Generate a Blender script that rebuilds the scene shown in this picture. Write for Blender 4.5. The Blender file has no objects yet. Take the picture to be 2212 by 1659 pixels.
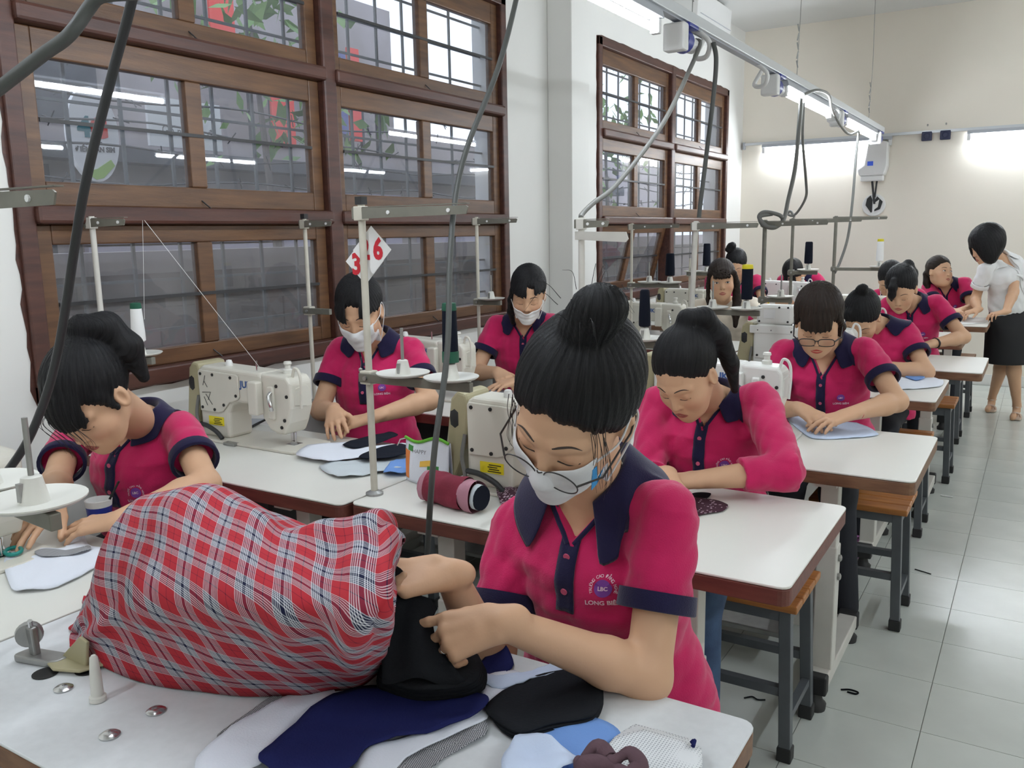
import bpy, math, random
import numpy as np
from mathutils import Vector, Matrix
random.seed(7); RNG = np.random.default_rng(11)
SC = bpy.context.scene
COL = SC.collection

# ---------------------------------------------------------------- camera
FPX = 1845.37
CAMZ = 1.45
RW = np.array([[0.85173471, -0.07626846, 0.51839282],
               [0.52369177, 0.15633606, -0.83744013],
               [-0.01717322, 0.98475487, 0.17309801]])
cam_d = bpy.data.cameras.new('camera')
cam_d.sensor_fit = 'HORIZONTAL'; cam_d.sensor_width = 36.0
cam_d.lens = FPX / 2212 * 36.0; cam_d.clip_start = 0.02
cam = bpy.data.objects.new('camera', cam_d); COL.objects.link(cam)
M4 = Matrix([list(r) + [0] for r in RW] + [[0, 0, 0, 1]]); M4.translation = (0, 0, CAMZ)
cam.matrix_world = M4
SC.camera = cam

# ---------------------------------------------------------------- world, exposure
SC.view_settings.view_transform = 'Standard'; SC.view_settings.look = 'None'
SC.view_settings.gamma = 1.0; SC.view_settings.use_curve_mapping = False
SC.view_settings.exposure = 0.60
wd = bpy.data.worlds.new('world'); SC.world = wd; wd.use_nodes = True
bg = wd.node_tree.nodes['Background']
bg.inputs['Color'].default_value = (0.80, 0.88, 1.0, 1); bg.inputs['Strength'].default_value = 1.5
TUBE_STRENGTH = 62.0
try:
    SC.cycles.use_denoising = True
    SC.cycles.max_bounces = 8; SC.cycles.diffuse_bounces = 4; SC.cycles.glossy_bounces = 3
    SC.cycles.transparent_max_bounces = 12; SC.cycles.sample_clamp_indirect = 6.0
    SC.cycles.caustics_reflective = False; SC.cycles.caustics_refractive = False
except Exception:
    pass

# ---------------------------------------------------------------- pixel helpers (2212 x 1659 frame)
CAMP = np.array([0, 0, CAMZ])
def ray(x, y): return RW @ np.array([x - 1106.0, -(y - 829.5), -FPX])
def atz(x, y, z):
    d = ray(x, y); return CAMP + d * (z - CAMZ) / d[2]
def atx(x, y, X):
    d = ray(x, y); return CAMP + d * X / d[0]
def aty(x, y, Y):
    d = ray(x, y); return CAMP + d * Y / d[1]

# ---------------------------------------------------------------- materials
MATS = {}
def lin(c):
    return tuple(((v / 12.92) if v <= 0.04045 else ((v + 0.055) / 1.055) ** 2.4) for v in c)
def rgb(r, g, b): return lin((r / 255, g / 255, b / 255))
def mat(name, col, rough=0.5, metal=0.0, var=0.0, vscale=8.0, bump=0.0, bscale=60.0, spec=0.5, stretch=None, col2=None, emis=None, estr=0.0, trans=None, sheen=0.0, detail=4.0):
    if name in MATS: return MATS[name]
    m = bpy.data.materials.new(name); m.use_nodes = True
    nt = m.node_tree; b = nt.nodes['Principled BSDF']
    b.inputs['Base Color'].default_value = (*col, 1); b.inputs['Roughness'].default_value = rough
    b.inputs['Metallic'].default_value = metal
    b.inputs['Specular IOR Level'].default_value = spec
    if sheen: b.inputs['Sheen Weight'].default_value = sheen
    if emis:
        b.inputs['Emission Color'].default_value = (*emis, 1); b.inputs['Emission Strength'].default_value = estr
    vec = None
    if var or bump or col2:
        tc = nt.nodes.new('ShaderNodeTexCoord'); vec = tc.outputs['Object']
        if stretch:
            mp = nt.nodes.new('ShaderNodeMapping'); mp.inputs['Scale'].default_value = stretch
            nt.links.new(vec, mp.inputs['Vector']); vec = mp.outputs['Vector']
    if var or col2:
        n = nt.nodes.new('ShaderNodeTexNoise'); n.inputs['Scale'].default_value = vscale; n.inputs['Detail'].default_value = detail
        nt.links.new(vec, n.inputs['Vector'])
        r = nt.nodes.new('ShaderNodeValToRGB')
        c2 = col2 if col2 else tuple(min(1, v * (1 + var)) for v in col)
        c1 = col if col2 else tuple(v * (1 - var) for v in col)
        r.color_ramp.elements[0].position = 0.32; r.color_ramp.elements[1].position = 0.68
        r.color_ramp.elements[0].color = (*c1, 1); r.color_ramp.elements[1].color = (*c2, 1)
        nt.links.new(n.outputs['Fac'], r.inputs['Fac']); nt.links.new(r.outputs['Color'], b.inputs['Base Color'])
    if bump:
        n2 = nt.nodes.new('ShaderNodeTexNoise'); n2.inputs['Scale'].default_value = bscale; n2.inputs['Detail'].default_value = 3
        nt.links.new(vec, n2.inputs['Vector'])
        bp = nt.nodes.new('ShaderNodeBump'); bp.inputs['Strength'].default_value = bump; bp.inputs['Distance'].default_value = 0.004
        nt.links.new(n2.outputs['Fac'], bp.inputs['Height']); nt.links.new(bp.outputs['Normal'], b.inputs['Normal'])
    MATS[name] = m
    return m

def glassmat(name, dust=0.12, tint=(0.86, 0.88, 0.92), refl=0.10, dustcol=(0.55, 0.55, 0.58)):
    if name in MATS: return MATS[name]
    m = bpy.data.materials.new(name); m.use_nodes = True; nt = m.node_tree
    for n in list(nt.nodes): nt.nodes.remove(n)
    out = nt.nodes.new('ShaderNodeOutputMaterial')
    tr = nt.nodes.new('ShaderNodeBsdfTransparent'); tr.inputs['Color'].default_value = (*tint, 1)
    df = nt.nodes.new('ShaderNodeBsdfDiffuse'); df.inputs['Color'].default_value = (*dustcol, 1)
    gl = nt.nodes.new('ShaderNodeBsdfGlossy'); gl.inputs['Roughness'].default_value = 0.02
    tc = nt.nodes.new('ShaderNodeTexCoord'); nz = nt.nodes.new('ShaderNodeTexNoise'); nz.inputs['Scale'].default_value = 3.0
    nz.inputs['Detail'].default_value = 6
    nt.links.new(tc.outputs['Object'], nz.inputs['Vector'])
    mr = nt.nodes.new('ShaderNodeMapRange'); mr.inputs['From Min'].default_value = 0.3; mr.inputs['From Max'].default_value = 0.7
    mr.inputs['To Min'].default_value = dust * 0.6; mr.inputs['To Max'].default_value = dust * 1.4
    nt.links.new(nz.outputs['Fac'], mr.inputs['Value'])
    m1 = nt.nodes.new('ShaderNodeMixShader'); nt.links.new(mr.outputs['Result'], m1.inputs['Fac'])
    nt.links.new(tr.outputs['BSDF'], m1.inputs[1]); nt.links.new(df.outputs['BSDF'], m1.inputs[2])
    fr = nt.nodes.new('ShaderNodeFresnel'); fr.inputs['IOR'].default_value = 1.45 + refl
    ge = nt.nodes.new('ShaderNodeNewGeometry'); su = nt.nodes.new('ShaderNodeMath'); su.operation = 'SUBTRACT'; su.inputs[0].default_value = 1.0
    nt.links.new(ge.outputs['Backfacing'], su.inputs[1]); mu = nt.nodes.new('ShaderNodeMath'); mu.operation = 'MULTIPLY'
    nt.links.new(fr.outputs['Fac'], mu.inputs[0]); nt.links.new(su.outputs[0], mu.inputs[1])
    m2 = nt.nodes.new('ShaderNodeMixShader'); nt.links.new(mu.outputs[0], m2.inputs['Fac'])
    nt.links.new(m1.outputs['Shader'], m2.inputs[1]); nt.links.new(gl.outputs['BSDF'], m2.inputs[2])
    nt.links.new(m2.outputs['Shader'], out.inputs['Surface'])
    MATS[name] = m; return m

def M(name): return MATS[name]
# general palette
mat('wall_paint', (0.82, 0.765, 0.67), 0.85, var=0.02, vscale=1.5, bump=0.05, bscale=30)
mat('wall_white', (0.78, 0.775, 0.745), 0.8, var=0.02, vscale=1.5, bump=0.05, bscale=30)
mat('ceiling_paint', (0.72, 0.72, 0.70), 0.9, var=0.02, vscale=1.0)
mat('tile', (0.60, 0.63, 0.585), 0.22, var=0.10, vscale=2.2, bump=0.02, bscale=8, detail=7)
mat('grout', (0.30, 0.31, 0.28), 0.9)
mat('wood_window', rgb(110, 77, 50), 0.42, col2=rgb(82, 56, 38), vscale=5, stretch=(9, 0.8, 9), bump=0.12, bscale=40)
mat('wood_dark', rgb(86, 52, 42), 0.45, col2=rgb(64, 38, 32), vscale=5, stretch=(8, 0.8, 8), bump=0.1, bscale=40)
mat('laminate', (0.76, 0.755, 0.70), 0.32, var=0.025, vscale=3, spec=0.4)
mat('laminate_grey', (0.70, 0.72, 0.735), 0.42, var=0.03, vscale=60, spec=0.35)
mat('edge_wood', rgb(126, 92, 66), 0.5, col2=rgb(104, 70, 50), vscale=6, stretch=(2, 14, 14), bump=0.15, bscale=50)
mat('edge_red', rgb(110, 62, 50), 0.5, col2=rgb(92, 48, 40), vscale=5, stretch=(2, 14, 14), bump=0.1, bscale=50)
mat('steel_white', (0.62, 0.60, 0.55), 0.4, var=0.04, vscale=10)
mat('steel_cream', (0.56, 0.53, 0.45), 0.45, var=0.08, vscale=18)
mat('steel_grey', rgb(84, 88, 92), 0.42, var=0.08, vscale=20, spec=0.5)
mat('rubber', (0.018, 0.018, 0.019), 0.6)
mat('cable_black', (0.025, 0.026, 0.028), 0.5)
mat('cable_grey', rgb(112, 112, 108), 0.5)
mat('steel_arm', rgb(118, 116, 106), 0.45, 0.2, var=0.1, vscale=20)
mat('chrome', (0.62, 0.62, 0.62), 0.22, 1.0)
mat('steel_dull', (0.35, 0.35, 0.34), 0.4, 0.8, var=0.1, vscale=30)
mat('stool_wood', rgb(178, 118, 58), 0.42, col2=rgb(148, 92, 44), vscale=6, stretch=(1.2, 14, 14), bump=0.1, bscale=40)
mat('machine', (0.66, 0.635, 0.555), 0.33, var=0.02, vscale=8)
mat('machine_white', (0.72, 0.715, 0.68), 0.3, var=0.02, vscale=8)
mat('belt_guard', rgb(168, 160, 128), 0.45, var=0.04, vscale=12)
mat('blacksc', (0.012, 0.012, 0.012), 0.5)
mat('sticker', rgb(232, 214, 40), 0.5)
mat('juki_blue', rgb(58, 92, 150), 0.5)
mat('plastic_white', (0.76, 0.76, 0.75), 0.35)
mat('plastic_disc', (0.68, 0.67, 0.62), 0.35, var=0.02)
mat('plastic_blue', rgb(30, 46, 140), 0.35)
mat('red_print', rgb(200, 34, 50), 0.6)
mat('thread_white', (0.85, 0.85, 0.84), 0.8, bump=0.4, bscale=300, stretch=(1, 1, 12))
mat('thread_navy', (0.006, 0.008, 0.016), 0.85, bump=0.4, bscale=300, stretch=(1, 1, 12), spec=0.15)
mat('thread_green', rgb(18, 84, 62), 0.6)
mat('yellow_plastic', rgb(220, 205, 40), 0.5)
mat('tube_light', (1, 1, 1), 0.5, emis=(0.86, 0.93, 1.0), estr=TUBE_STRENGTH)
mat('lamp_grey', (0.42, 0.44, 0.48), 0.4)
mat('lamp_cap', (0.7, 0.7, 0.7), 0.4)
glassmat('pane_glass', 0.10)
glassmat('pane_glass_low', 0.18, dustcol=(0.42, 0.40, 0.40))
glassmat('lens_glass', 0.03, (0.96, 0.96, 0.96), 0.0)

# ---------------------------------------------------------------- mesh builder
class MB:
    def __init__(s): s.v = []; s.f = []
    def add(s, vs, fs):
        o = len(s.v); s.v += [tuple(map(float, v)) for v in vs]; s.f += [tuple(i + o for i in f) for f in fs]; return s
    def box(s, lo, hi):
        x0, y0, z0 = lo; x1, y1, z1 = hi
        return s.add([(x0, y0, z0), (x1, y0, z0), (x1, y1, z0), (x0, y1, z0), (x0, y0, z1), (x1, y0, z1), (x1, y1, z1), (x0, y1, z1)],
                     [(0, 3, 2, 1), (4, 5, 6, 7), (0, 1, 5, 4), (1, 2, 6, 5), (2, 3, 7, 6), (3, 0, 4, 7)])
    def bar(s, p0, p1, w, h, up=(0, 0, 1)):
        p0 = np.array(p0, float); p1 = np.array(p1, float); d = p1 - p0; d /= np.linalg.norm(d)
        u = np.array(up, float); a = np.cross(d, u); a /= np.linalg.norm(a); u = np.cross(a, d)
        vs = [p + a * i * w / 2 + u * j * h / 2 for p in (p0, p1) for i, j in ((-1, -1), (1, -1), (1, 1), (-1, 1))]
        return s.add(vs, [(0, 1, 2, 3), (7, 6, 5, 4), (0, 4, 5, 1), (1, 5, 6, 2), (2, 6, 7, 3), (3, 7, 4, 0)])
    def cyl(s, p0, p1, r0, r1=None, n=14, caps=True):
        r1 = r0 if r1 is None else r1
        return s.tube([p0, p1], [r0, r1], n, caps)
    def tube(s, path, r, n=8, caps=True):
        P = np.array(path, float); m = len(P)
        rs = np.full(m, r) if np.isscalar(r) else np.array(r, float)
        T = np.zeros_like(P); T[1:-1] = P[2:] - P[:-2]; T[0] = P[1] - P[0]; T[-1] = P[-1] - P[-2]
        T /= np.maximum(np.linalg.norm(T, axis=1)[:, None], 1e-9)
        a = np.array([0, 0, 1.0]) if abs(T[0][2]) < 0.9 else np.array([1.0, 0, 0])
        nrm = np.cross(T[0], a); nrm /= np.linalg.norm(nrm)
        vs = []; fs = []
        for i in range(m):
            nrm = nrm - (nrm @ T[i]) * T[i]; nrm /= max(np.linalg.norm(nrm), 1e-9); bn = np.cross(T[i], nrm)
            for k in range(n):
                an = 2 * math.pi * k / n; vs.append(P[i] + rs[i] * (math.cos(an) * nrm + math.sin(an) * bn))
        for i in range(m - 1):
            for k in range(n):
                k2 = (k + 1) % n; fs.append((i * n + k, i * n + k2, (i + 1) * n + k2, (i + 1) * n + k))
        if caps:
            fs.append(tuple(range(n - 1, -1, -1))); fs.append(tuple((m - 1) * n + k for k in range(n)))
        return s.add(vs, fs)
    def lathe(s, prof, o=(0, 0, 0), n=24, axis=(0, 0, 1)):
        ax = np.array(axis, float); ax /= np.linalg.norm(ax)
        a = np.array([1.0, 0, 0]) if abs(ax[0]) < 0.9 else np.array([0, 1.0, 0])
        u = np.cross(ax, a); u /= np.linalg.norm(u); w = np.cross(ax, u); o = np.array(o, float)
        vs = []; fs = []
        for r, z in prof:
            for k in range(n):
                an = 2 * math.pi * k / n; vs.append(o + ax * z + max(r, 1e-5) * (math.cos(an) * u + math.sin(an) * w))
        for i in range(len(prof) - 1):
            for k in range(n):
                k2 = (k + 1) % n; fs.append((i * n + k, i * n + k2, (i + 1) * n + k2, (i + 1) * n + k))
        fs.append(tuple(range(n - 1, -1, -1))); fs.append(tuple((len(prof) - 1) * n + k for k in range(n)))
        return s.add(vs, fs)
    def prism(s, poly, o, ua, va, thick):
        """polygon poly in (u,v) at origin o extruded along ua x va by thick"""
        o = np.array(o, float); ua = np.array(ua, float); va = np.array(va, float); w = np.cross(ua, va) * thick; n = len(poly)
        vs = [o + ua * a + va * b for a, b in poly] + [o + ua * a + va * b + w for a, b in poly]
        fs = [tuple(range(n - 1, -1, -1)), tuple(range(n, 2 * n))] + [(i, (i + 1) % n, n + (i + 1) % n, n + i) for i in range(n)]
        return s.add(vs, fs)
    def grid(s, P):
        """P: array (m, n, 3)"""
        m, n = P.shape[:2]
        fs = [(i * n + j, i * n + j + 1, (i + 1) * n + j + 1, (i + 1) * n + j) for i in range(m - 1) for j in range(n - 1)]
        return s.add(P.reshape(-1, 3), fs)
    def build(s, name, m, parent=None, smooth=None, bevel=0.0, seg=2, solid=0.0, sub=0):
        me = bpy.data.meshes.new(name); me.from_pydata(s.v, [], s.f); me.update()
        return link(name, me, m, parent, smooth, bevel, seg, solid, sub)
def link(name, me, m, parent=None, smooth=None, bevel=0.0, seg=2, solid=0.0, sub=0):
    o = bpy.data.objects.new(name, me); COL.objects.link(o)
    if m is not None: me.materials.append(M(m) if isinstance(m, str) else m)
    if parent is not None: o.parent = parent
    if smooth is not None:
        me.shade_smooth()
        if smooth < 170: me.set_sharp_from_angle(angle=math.radians(smooth))
    if solid:
        md = o.modifiers.new('solid', 'SOLIDIFY'); md.thickness = solid; md.offset = 0
    if bevel:
        md = o.modifiers.new('bevel', 'BEVEL'); md.width = bevel; md.segments = seg; md.limit_method = 'ANGLE'; md.angle_limit = math.radians(40)
    if sub:
        md = o.modifiers.new('sub', 'SUBSURF'); md.levels = sub; md.render_levels = sub
    return o
def empty(name, loc=(0, 0, 0), rz=0.0, parent=None):
    o = bpy.data.objects.new(name, None); COL.objects.link(o); o.location = tuple(map(float, loc)); o.rotation_euler = (0, 0, rz)
    o.empty_display_size = 0.05
    if parent is not None: o.parent = parent
    return o
def tag(o, label, cat, group=None):
    o['label'] = label; o['category'] = cat
    if group: o['group'] = group
    return o
def struct(o, label=None, cat=None):
    o['kind'] = 'structure'
    if label: o['label'] = label
    if cat: o['category'] = cat
    return o
def copy_tree(o, parent=None):
    c = o.copy(); COL.objects.link(c); c.parent = parent
    for ch in [x for x in list(o.children)]: copy_tree(ch, c)
    return c
def cat_spline(pts, n=8):
    P = np.array(pts, float); P = np.vstack([2 * P[0] - P[1], P, 2 * P[-1] - P[-2]]); out = []
    for i in range(1, len(P) - 2):
        p0, p1, p2, p3 = P[i - 1:i + 3]
        for t in np.linspace(0, 1, n, endpoint=False):
            out.append(0.5 * ((2 * p1) + (-p0 + p2) * t + (2 * p0 - 5 * p1 + 4 * p2 - p3) * t * t + (-p0 + 3 * p1 - 3 * p2 + p3) * t ** 3))
    out.append(P[-2]); return np.array(out)
def text_mesh(txt, size, font_bold=0.0, align='CENTER'):
    cu = bpy.data.curves.new('txt', 'FONT'); cu.body = txt; cu.size = size; cu.align_x = align; cu.align_y = 'CENTER'
    cu.offset = font_bold; cu.resolution_u = 3
    ob = bpy.data.objects.new('txt', cu); COL.objects.link(ob)
    dg = bpy.context.evaluated_depsgraph_get(); me = bpy.data.meshes.new_from_object(ob.evaluated_get(dg))
    bpy.data.objects.remove(ob)
    vs = np.array([v.co[:] for v in me.vertices]) if len(me.vertices) else np.zeros((0, 3)); fs = [tuple(p.vertices) for p in me.polygons]
    bpy.data.meshes.remove(me); bpy.data.curves.remove(cu)
    return vs, fs
def flat_text(name, txt, o, ua, va, size, m, parent=None, bold=0.0, thick=0.0, sx=1.0):
    vs, fs = text_mesh(txt, size, bold); o = np.array(o, float); ua = np.array(ua, float); va = np.array(va, float)
    b = MB(); b.add([o + ua * v[0] * sx + va * v[1] for v in vs], fs)
    return b.build(name, m, parent)

# ---------------------------------------------------------------- room shell
XL, XR, YF, YB, ZC = -2.70, 3.6, -2.4, 8.9, 3.39
TS, TX0, TY0 = 0.316, -0.2, 2.869
fl = struct(MB().box((XL - .1, YF - .1, -0.1), (XR + .1, YB + .1, -0.003)).build('floor', 'grout'), 'pale grey-green tiled floor of the workshop', 'floor')
tile_me = MB().box((0.0012, 0.0012, -0.006), (TS - 0.0012, TS - 0.0012, 0.0)).build('floor_tile', 'tile', fl)
cells = []
for i in range(-8, 13):
    for j in range(-17, 20):
        x = TX0 + i * TS; y = TY0 + j * TS
        if x + TS > XR or x < XL or y + TS > YB or y < YF: continue
        cells.append((x, y))
def viewkey(c):
    vis = (-1.45 < c[0] < 0.5) and c[1] > 1.5
    return (0 if vis else 1, math.hypot(*c))
cells.sort(key=viewkey)
for k, (x, y) in enumerate(cells[:260]):
    o = tile_me if k == 0 else tile_me.copy()
    if k: COL.objects.link(o)
    o.parent = fl; o.location = (x, y, 0)
rest = MB()
for x, y in cells[260:]: rest.box((x + .0012, y + .0012, -0.006), (x + TS - .0012, y + TS - .0012, 0))
ro = rest.build('tile_field', 'tile', fl); ro['kind'] = 'stuff'
struct(MB().box((XL - .2, YF - .1, ZC), (XR + .1, YB + .1, ZC + .1)).build('ceiling', 'ceiling_paint'), 'pale plain ceiling above the workshop', 'ceiling')
struct(MB().box((XL - .2, YB, -0.1), (XR + .1, YB + .15, ZC)).build('wall_back', 'wall_paint'), 'cream back wall carrying tube lamps and sockets', 'wall')
struct(MB().box((XR, YF, -0.1), (XR + .15, YB, ZC)).build('wall_right', 'wall_paint'), 'cream side wall facing the windows', 'wall')
struct(MB().box((XL - .2, YF - .15, -0.1), (XR + .15, YF, ZC)).build('wall_front', 'wall_paint'), 'cream wall at the front end of the room', 'wall')
W1 = (1.48, 4.34); W2 = (5.54, 8.39); WZ = (0.94, 2.77); WT = 0.22
wl = MB()
for a, b in ((YF, W1[0]), (W1[1], W2[0]), (W2[1], YB)): wl.box((XL - WT, a, -0.1), (XL, b, ZC))
for a, b in (W1, W2):
    wl.box((XL - WT, a, -0.1), (XL, b, WZ[0])); wl.box((XL - WT, a, WZ[1]), (XL, b, ZC))
struct(wl.build('wall_left', 'wall_white'), 'white plastered window wall', 'wall')
struct(MB().box((XL, 4.84, 0), (XL + 0.17, 5.08, ZC)).build('wall_pillar', 'wall_white', bevel=0.006), 'white square pillar between the two windows', 'pillar')
struct(MB().box((XL, YB - .012, 0), (XR, YB, 0.1)).build('baseboard_back', 'wall_white'), 'white baseboard along the back wall', 'baseboard')

# ---------------------------------------------------------------- windows
def make_window(n, y0, y1, label, open_sash=None):
    w = struct(empty('window_%d' % n, (XL, y0, WZ[0])), label, 'window')
    def bld(mb, name, m, parent=w, **k):
        vs = mb.v; mb.v = [(v[0] - XL, v[1] - y0, v[2] - WZ[0]) for v in vs]
        return mb.build(name, m, parent, **k)
    z0, z1 = WZ; xf = XL + 0.018; xb = XL - 0.09
    for nm, lo, hi in (('frame_jamb', (xb, y0, z0), (xf, y0 + .055, z1)), ('frame_jamb', (xb, y1 - .055, z0), (xf, y1, z1)),
                       ('frame_head', (xb, y0, z1 - .06), (xf, y1, z1)), ('frame_sill', (xb, y0, z0), (xf + .02, y1, z0 + .06))):
        bld(MB().box(lo, hi), nm, 'wood_dark', bevel=0.006)
    ym = (y0 + y1) / 2 - 0.03
    bld(MB().box((xb, ym - .04, z0), (xf + .006, ym + .04, z1)), 'mullion', 'wood_dark', bevel=0.01)
    for zc in (2.14, 1.537):
        for a, b in ((y0 + .05, ym - .03), (ym + .03, y1 - .05)):
            bld(MB().box((xb, a, zc - .032), (xf + .022, b, zc + .026)), 'transom', 'wood_dark', bevel=0.012)
    rows = ((1.00, 1.505), (1.563, 2.108), (2.166, 2.71)); pz = ((1.06, 1.44), (1.64, 2.02), (2.23, 2.60))
    xs0, xs1 = XL - 0.055, XL - 0.012
    for ri in range(3):
        for ci, (a, b) in enumerate(((y0 + .055, ym - .04), (ym + .04, y1 - .055))):
            sash = empty('sash', (0, 0, 0), 0, w)
            hinge = None
            if open_sash == (ri, ci):
                sash.location = (XL - 0.03 - XL, 0, rows[ri][1] - WZ[0]); sash.rotation_euler = (0, math.radians(14), 0)
                off = np.array([-0.03, 0, rows[ri][1] - WZ[0]])
            else: off = np.zeros(3)
            def sb(mb, name, m, **k):
                mb.v = [(v[0] - XL - off[0], v[1] - y0 - off[1], v[2] - WZ[0] - off[2]) for v in mb.v]
                return mb.build(name, m, sash, **k)
            za, zb = rows[ri]; pa, pb = pz[ri]; mid = (a + b) / 2; s = 0.06
            sb(MB().box((xs0, a, za), (xs1, a + s, zb)), 'stile', 'wood_window', bevel=0.005)
            sb(MB().box((xs0, b - s, za), (xs1, b, zb)), 'stile', 'wood_window', bevel=0.005)
            sb(MB().box((xs0, a + s, pb), (xs1, b - s, zb)), 'rail', 'wood_window', bevel=0.005)
            sb(MB().box((xs0, a + s, za), (xs1, b - s, pa)), 'rail', 'wood_window', bevel=0.005)
            sb(MB().box((xs0, mid - .035, pa), (xs1, mid + .035, pb)), 'sash_bar', 'wood_window', bevel=0.005)
            for p, q in ((a + s, mid - .035), (mid + .035, b - s)):
                sb(MB().box((XL - .036, p - .004, pa - .004), (XL - .032, q + .004, pb + .004)), 'pane', 'pane_glass' if ri else 'pane_glass_low')
            sb(MB().box((xs1 - .002, a + s, (pa + pb) / 2 - .008), (xs1 + .004, b - s, (pa + pb) / 2 + .004)), 'iron_bar', 'steel_dark')
            # stay hook
            sb(MB().tube([(xs1, mid, za + .03), (xs1 + .03, mid + .03, za - .01), (xs1 + .05, mid + .06, za - .035), (xs1 + .045, mid + .07, za - .03)], 0.0025, 5), 'stay_hook', 'steel_dark')
    return w
mat('steel_dark', (0.03, 0.03, 0.032), 0.5)
make_window(1, *W1, 'large dark wooden window with twelve panes beside the masked women')
make_window(2, *W2, 'dark wooden window beyond the white pillar with one sash tilted open', (0, 0))
# ragged paint margin round the windows
for k, (a, b) in enumerate((W1, W2)):
    t = MB()
    pts = []
    for (p, q) in (((a, WZ[0]), (b, WZ[0])), ((b, WZ[0]), (b, WZ[1])), ((b, WZ[1]), (a, WZ[1])), ((a, WZ[1]), (a, WZ[0]))):
        n = 40
        for i in range(n):
            u = i / n; y = p[0] + (q[0] - p[0]) * u; z = p[1] + (q[1] - p[1]) * u
            oy = (1 if p[0] == b and q[0] == b else -1 if p[0] == a and q[0] == a else 0); oz = (-1 if p[1] == WZ[0] and q[1] == WZ[0] else 1 if p[1] == WZ[1] and q[1] == WZ[1] else 0)
            r = 0.006 + 0.012 * random.random(); pts.append(((y, z), (y + oy * r, z + oz * r)))
    n = len(pts); vs = [(XL + .0015, *p[0]) for p in pts] + [(XL + .0015, *p[1]) for p in pts]
    t.add(vs, [(i, (i + 1) % n, n + (i + 1) % n, n + i) for i in range(n)])
    struct(t.build('trim_%d' % (k + 1), 'wood_dark'), 'ragged dark paint edge on the plaster round window %s' % ('beside the masked women', 'beyond the pillar')[k], 'trim')
mat('alu', (0.62, 0.64, 0.66), 0.35, 0.3)
mat('plastic_navy', rgb(22, 28, 66), 0.4)
mat('plastic_lit', rgb(60, 100, 230), 0.4)
mat('cable_dark', rgb(74, 76, 74), 0.5)
mat('brick_grey', rgb(118, 110, 104), 0.9, col2=rgb(96, 90, 86), vscale=6, bump=0.3, bscale=40)
mat('out_wall', rgb(172, 164, 164), 0.9, col2=rgb(150, 142, 138), vscale=1.6, bump=0.2)
mat('out_tan', rgb(190, 172, 140), 0.9, var=0.08, vscale=3)
mat('out_dark', rgb(74, 76, 80), 0.8, var=0.2, vscale=5)
mat('out_lilac', rgb(176, 170, 184), 0.8, var=0.08, vscale=4)
mat('paper', (0.80, 0.80, 0.79), 0.7)
mat('grille', rgb(92, 98, 98), 0.5, var=0.1, vscale=20)
mat('leaf', rgb(86, 128, 62), 0.6, col2=rgb(130, 160, 90), vscale=5)
mat('sign_red', rgb(225, 70, 60), 0.6); mat('sign_teal', rgb(40, 120, 130), 0.6); mat('sign_grey', rgb(90, 90, 92), 0.6); mat('sign_green', rgb(150, 190, 80), 0.6)
mat('sign_blue', rgb(90, 96, 150), 0.7)
# ---------------------------------------------------------------- lamps and power track
BX, BZ = -1.30, 2.27
def make_lamp(loc, rz, length, label, group=None):
    r = empty('tube_lamp', loc, rz); tag(r, label, 'lamp', group); L = length
    MB().prism([(-.022, .0), (-.03, -.03), (.03, -.03), (.022, .0)], (0, 0, .0), (1, 0, 0), (0, 0, 1), -L).build('housing', 'lamp_grey', r, bevel=0.003)
    for y in (0, L - .03): MB().box((-.018, y, -.085), (.018, y + .03, -.03)).build('end_cap', 'lamp_cap', r, bevel=0.004)
    MB().cyl((0, .03, -.066), (0, L - .03, -.066), .014, n=8).build('tube', 'tube_light', r, smooth=60)
    return r
def track(loc, L, rz, label):
    r = empty('power_track', loc, rz); tag(r, label, 'track')
    MB().box((-.028, 0, 0), (.028, L, .045)).build('rail', 'alu', r, bevel=0.004)
    MB().box((-.016, 0, -.006), (.016, L, .0)).build('slot', 'lamp_grey', r)
    return r
track((BX, -1.6, BZ), 9.95, 0, 'pale aluminium power track hanging over the two table columns')
A_L = [(-1.3, 1.2), (0.35, 1.2), (1.98, 1.2), (5.02, 1.2), (6.72, 1.3)]
A_lab = ['tube lamp on the hanging power track at its front end', 'tube lamp on the power track above the plaid cover', 'tube lamp on the power track short of the first blue plug',
         'tube lamp on the power track wound with a grey cable', 'tube lamp at the far end of the power track before the back wall']
for (y, L), lb in zip(A_L, A_lab): make_lamp((BX, y, BZ - .008), 0, L, lb)
track((1.35, -1.6, BZ), 9.95, 0, 'second aluminium power track along the empty side of the room')
for k, y in enumerate((-1.0, 1.0, 3.0, 5.0, 7.0)):
    make_lamp((1.35, y, BZ - .008), 0, 1.2, 'tube lamp on the second power track away from the windows', 'tube lamps on the second power track')
make_lamp((-1.28, YB - .05, 2.285), math.pi / 2, 1.2, 'tube lamp on the back wall nearest the windows')
make_lamp((0.58, YB - .05, 2.285), math.pi / 2, 1.24, 'tube lamp on the back wall behind the standing woman')
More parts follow.
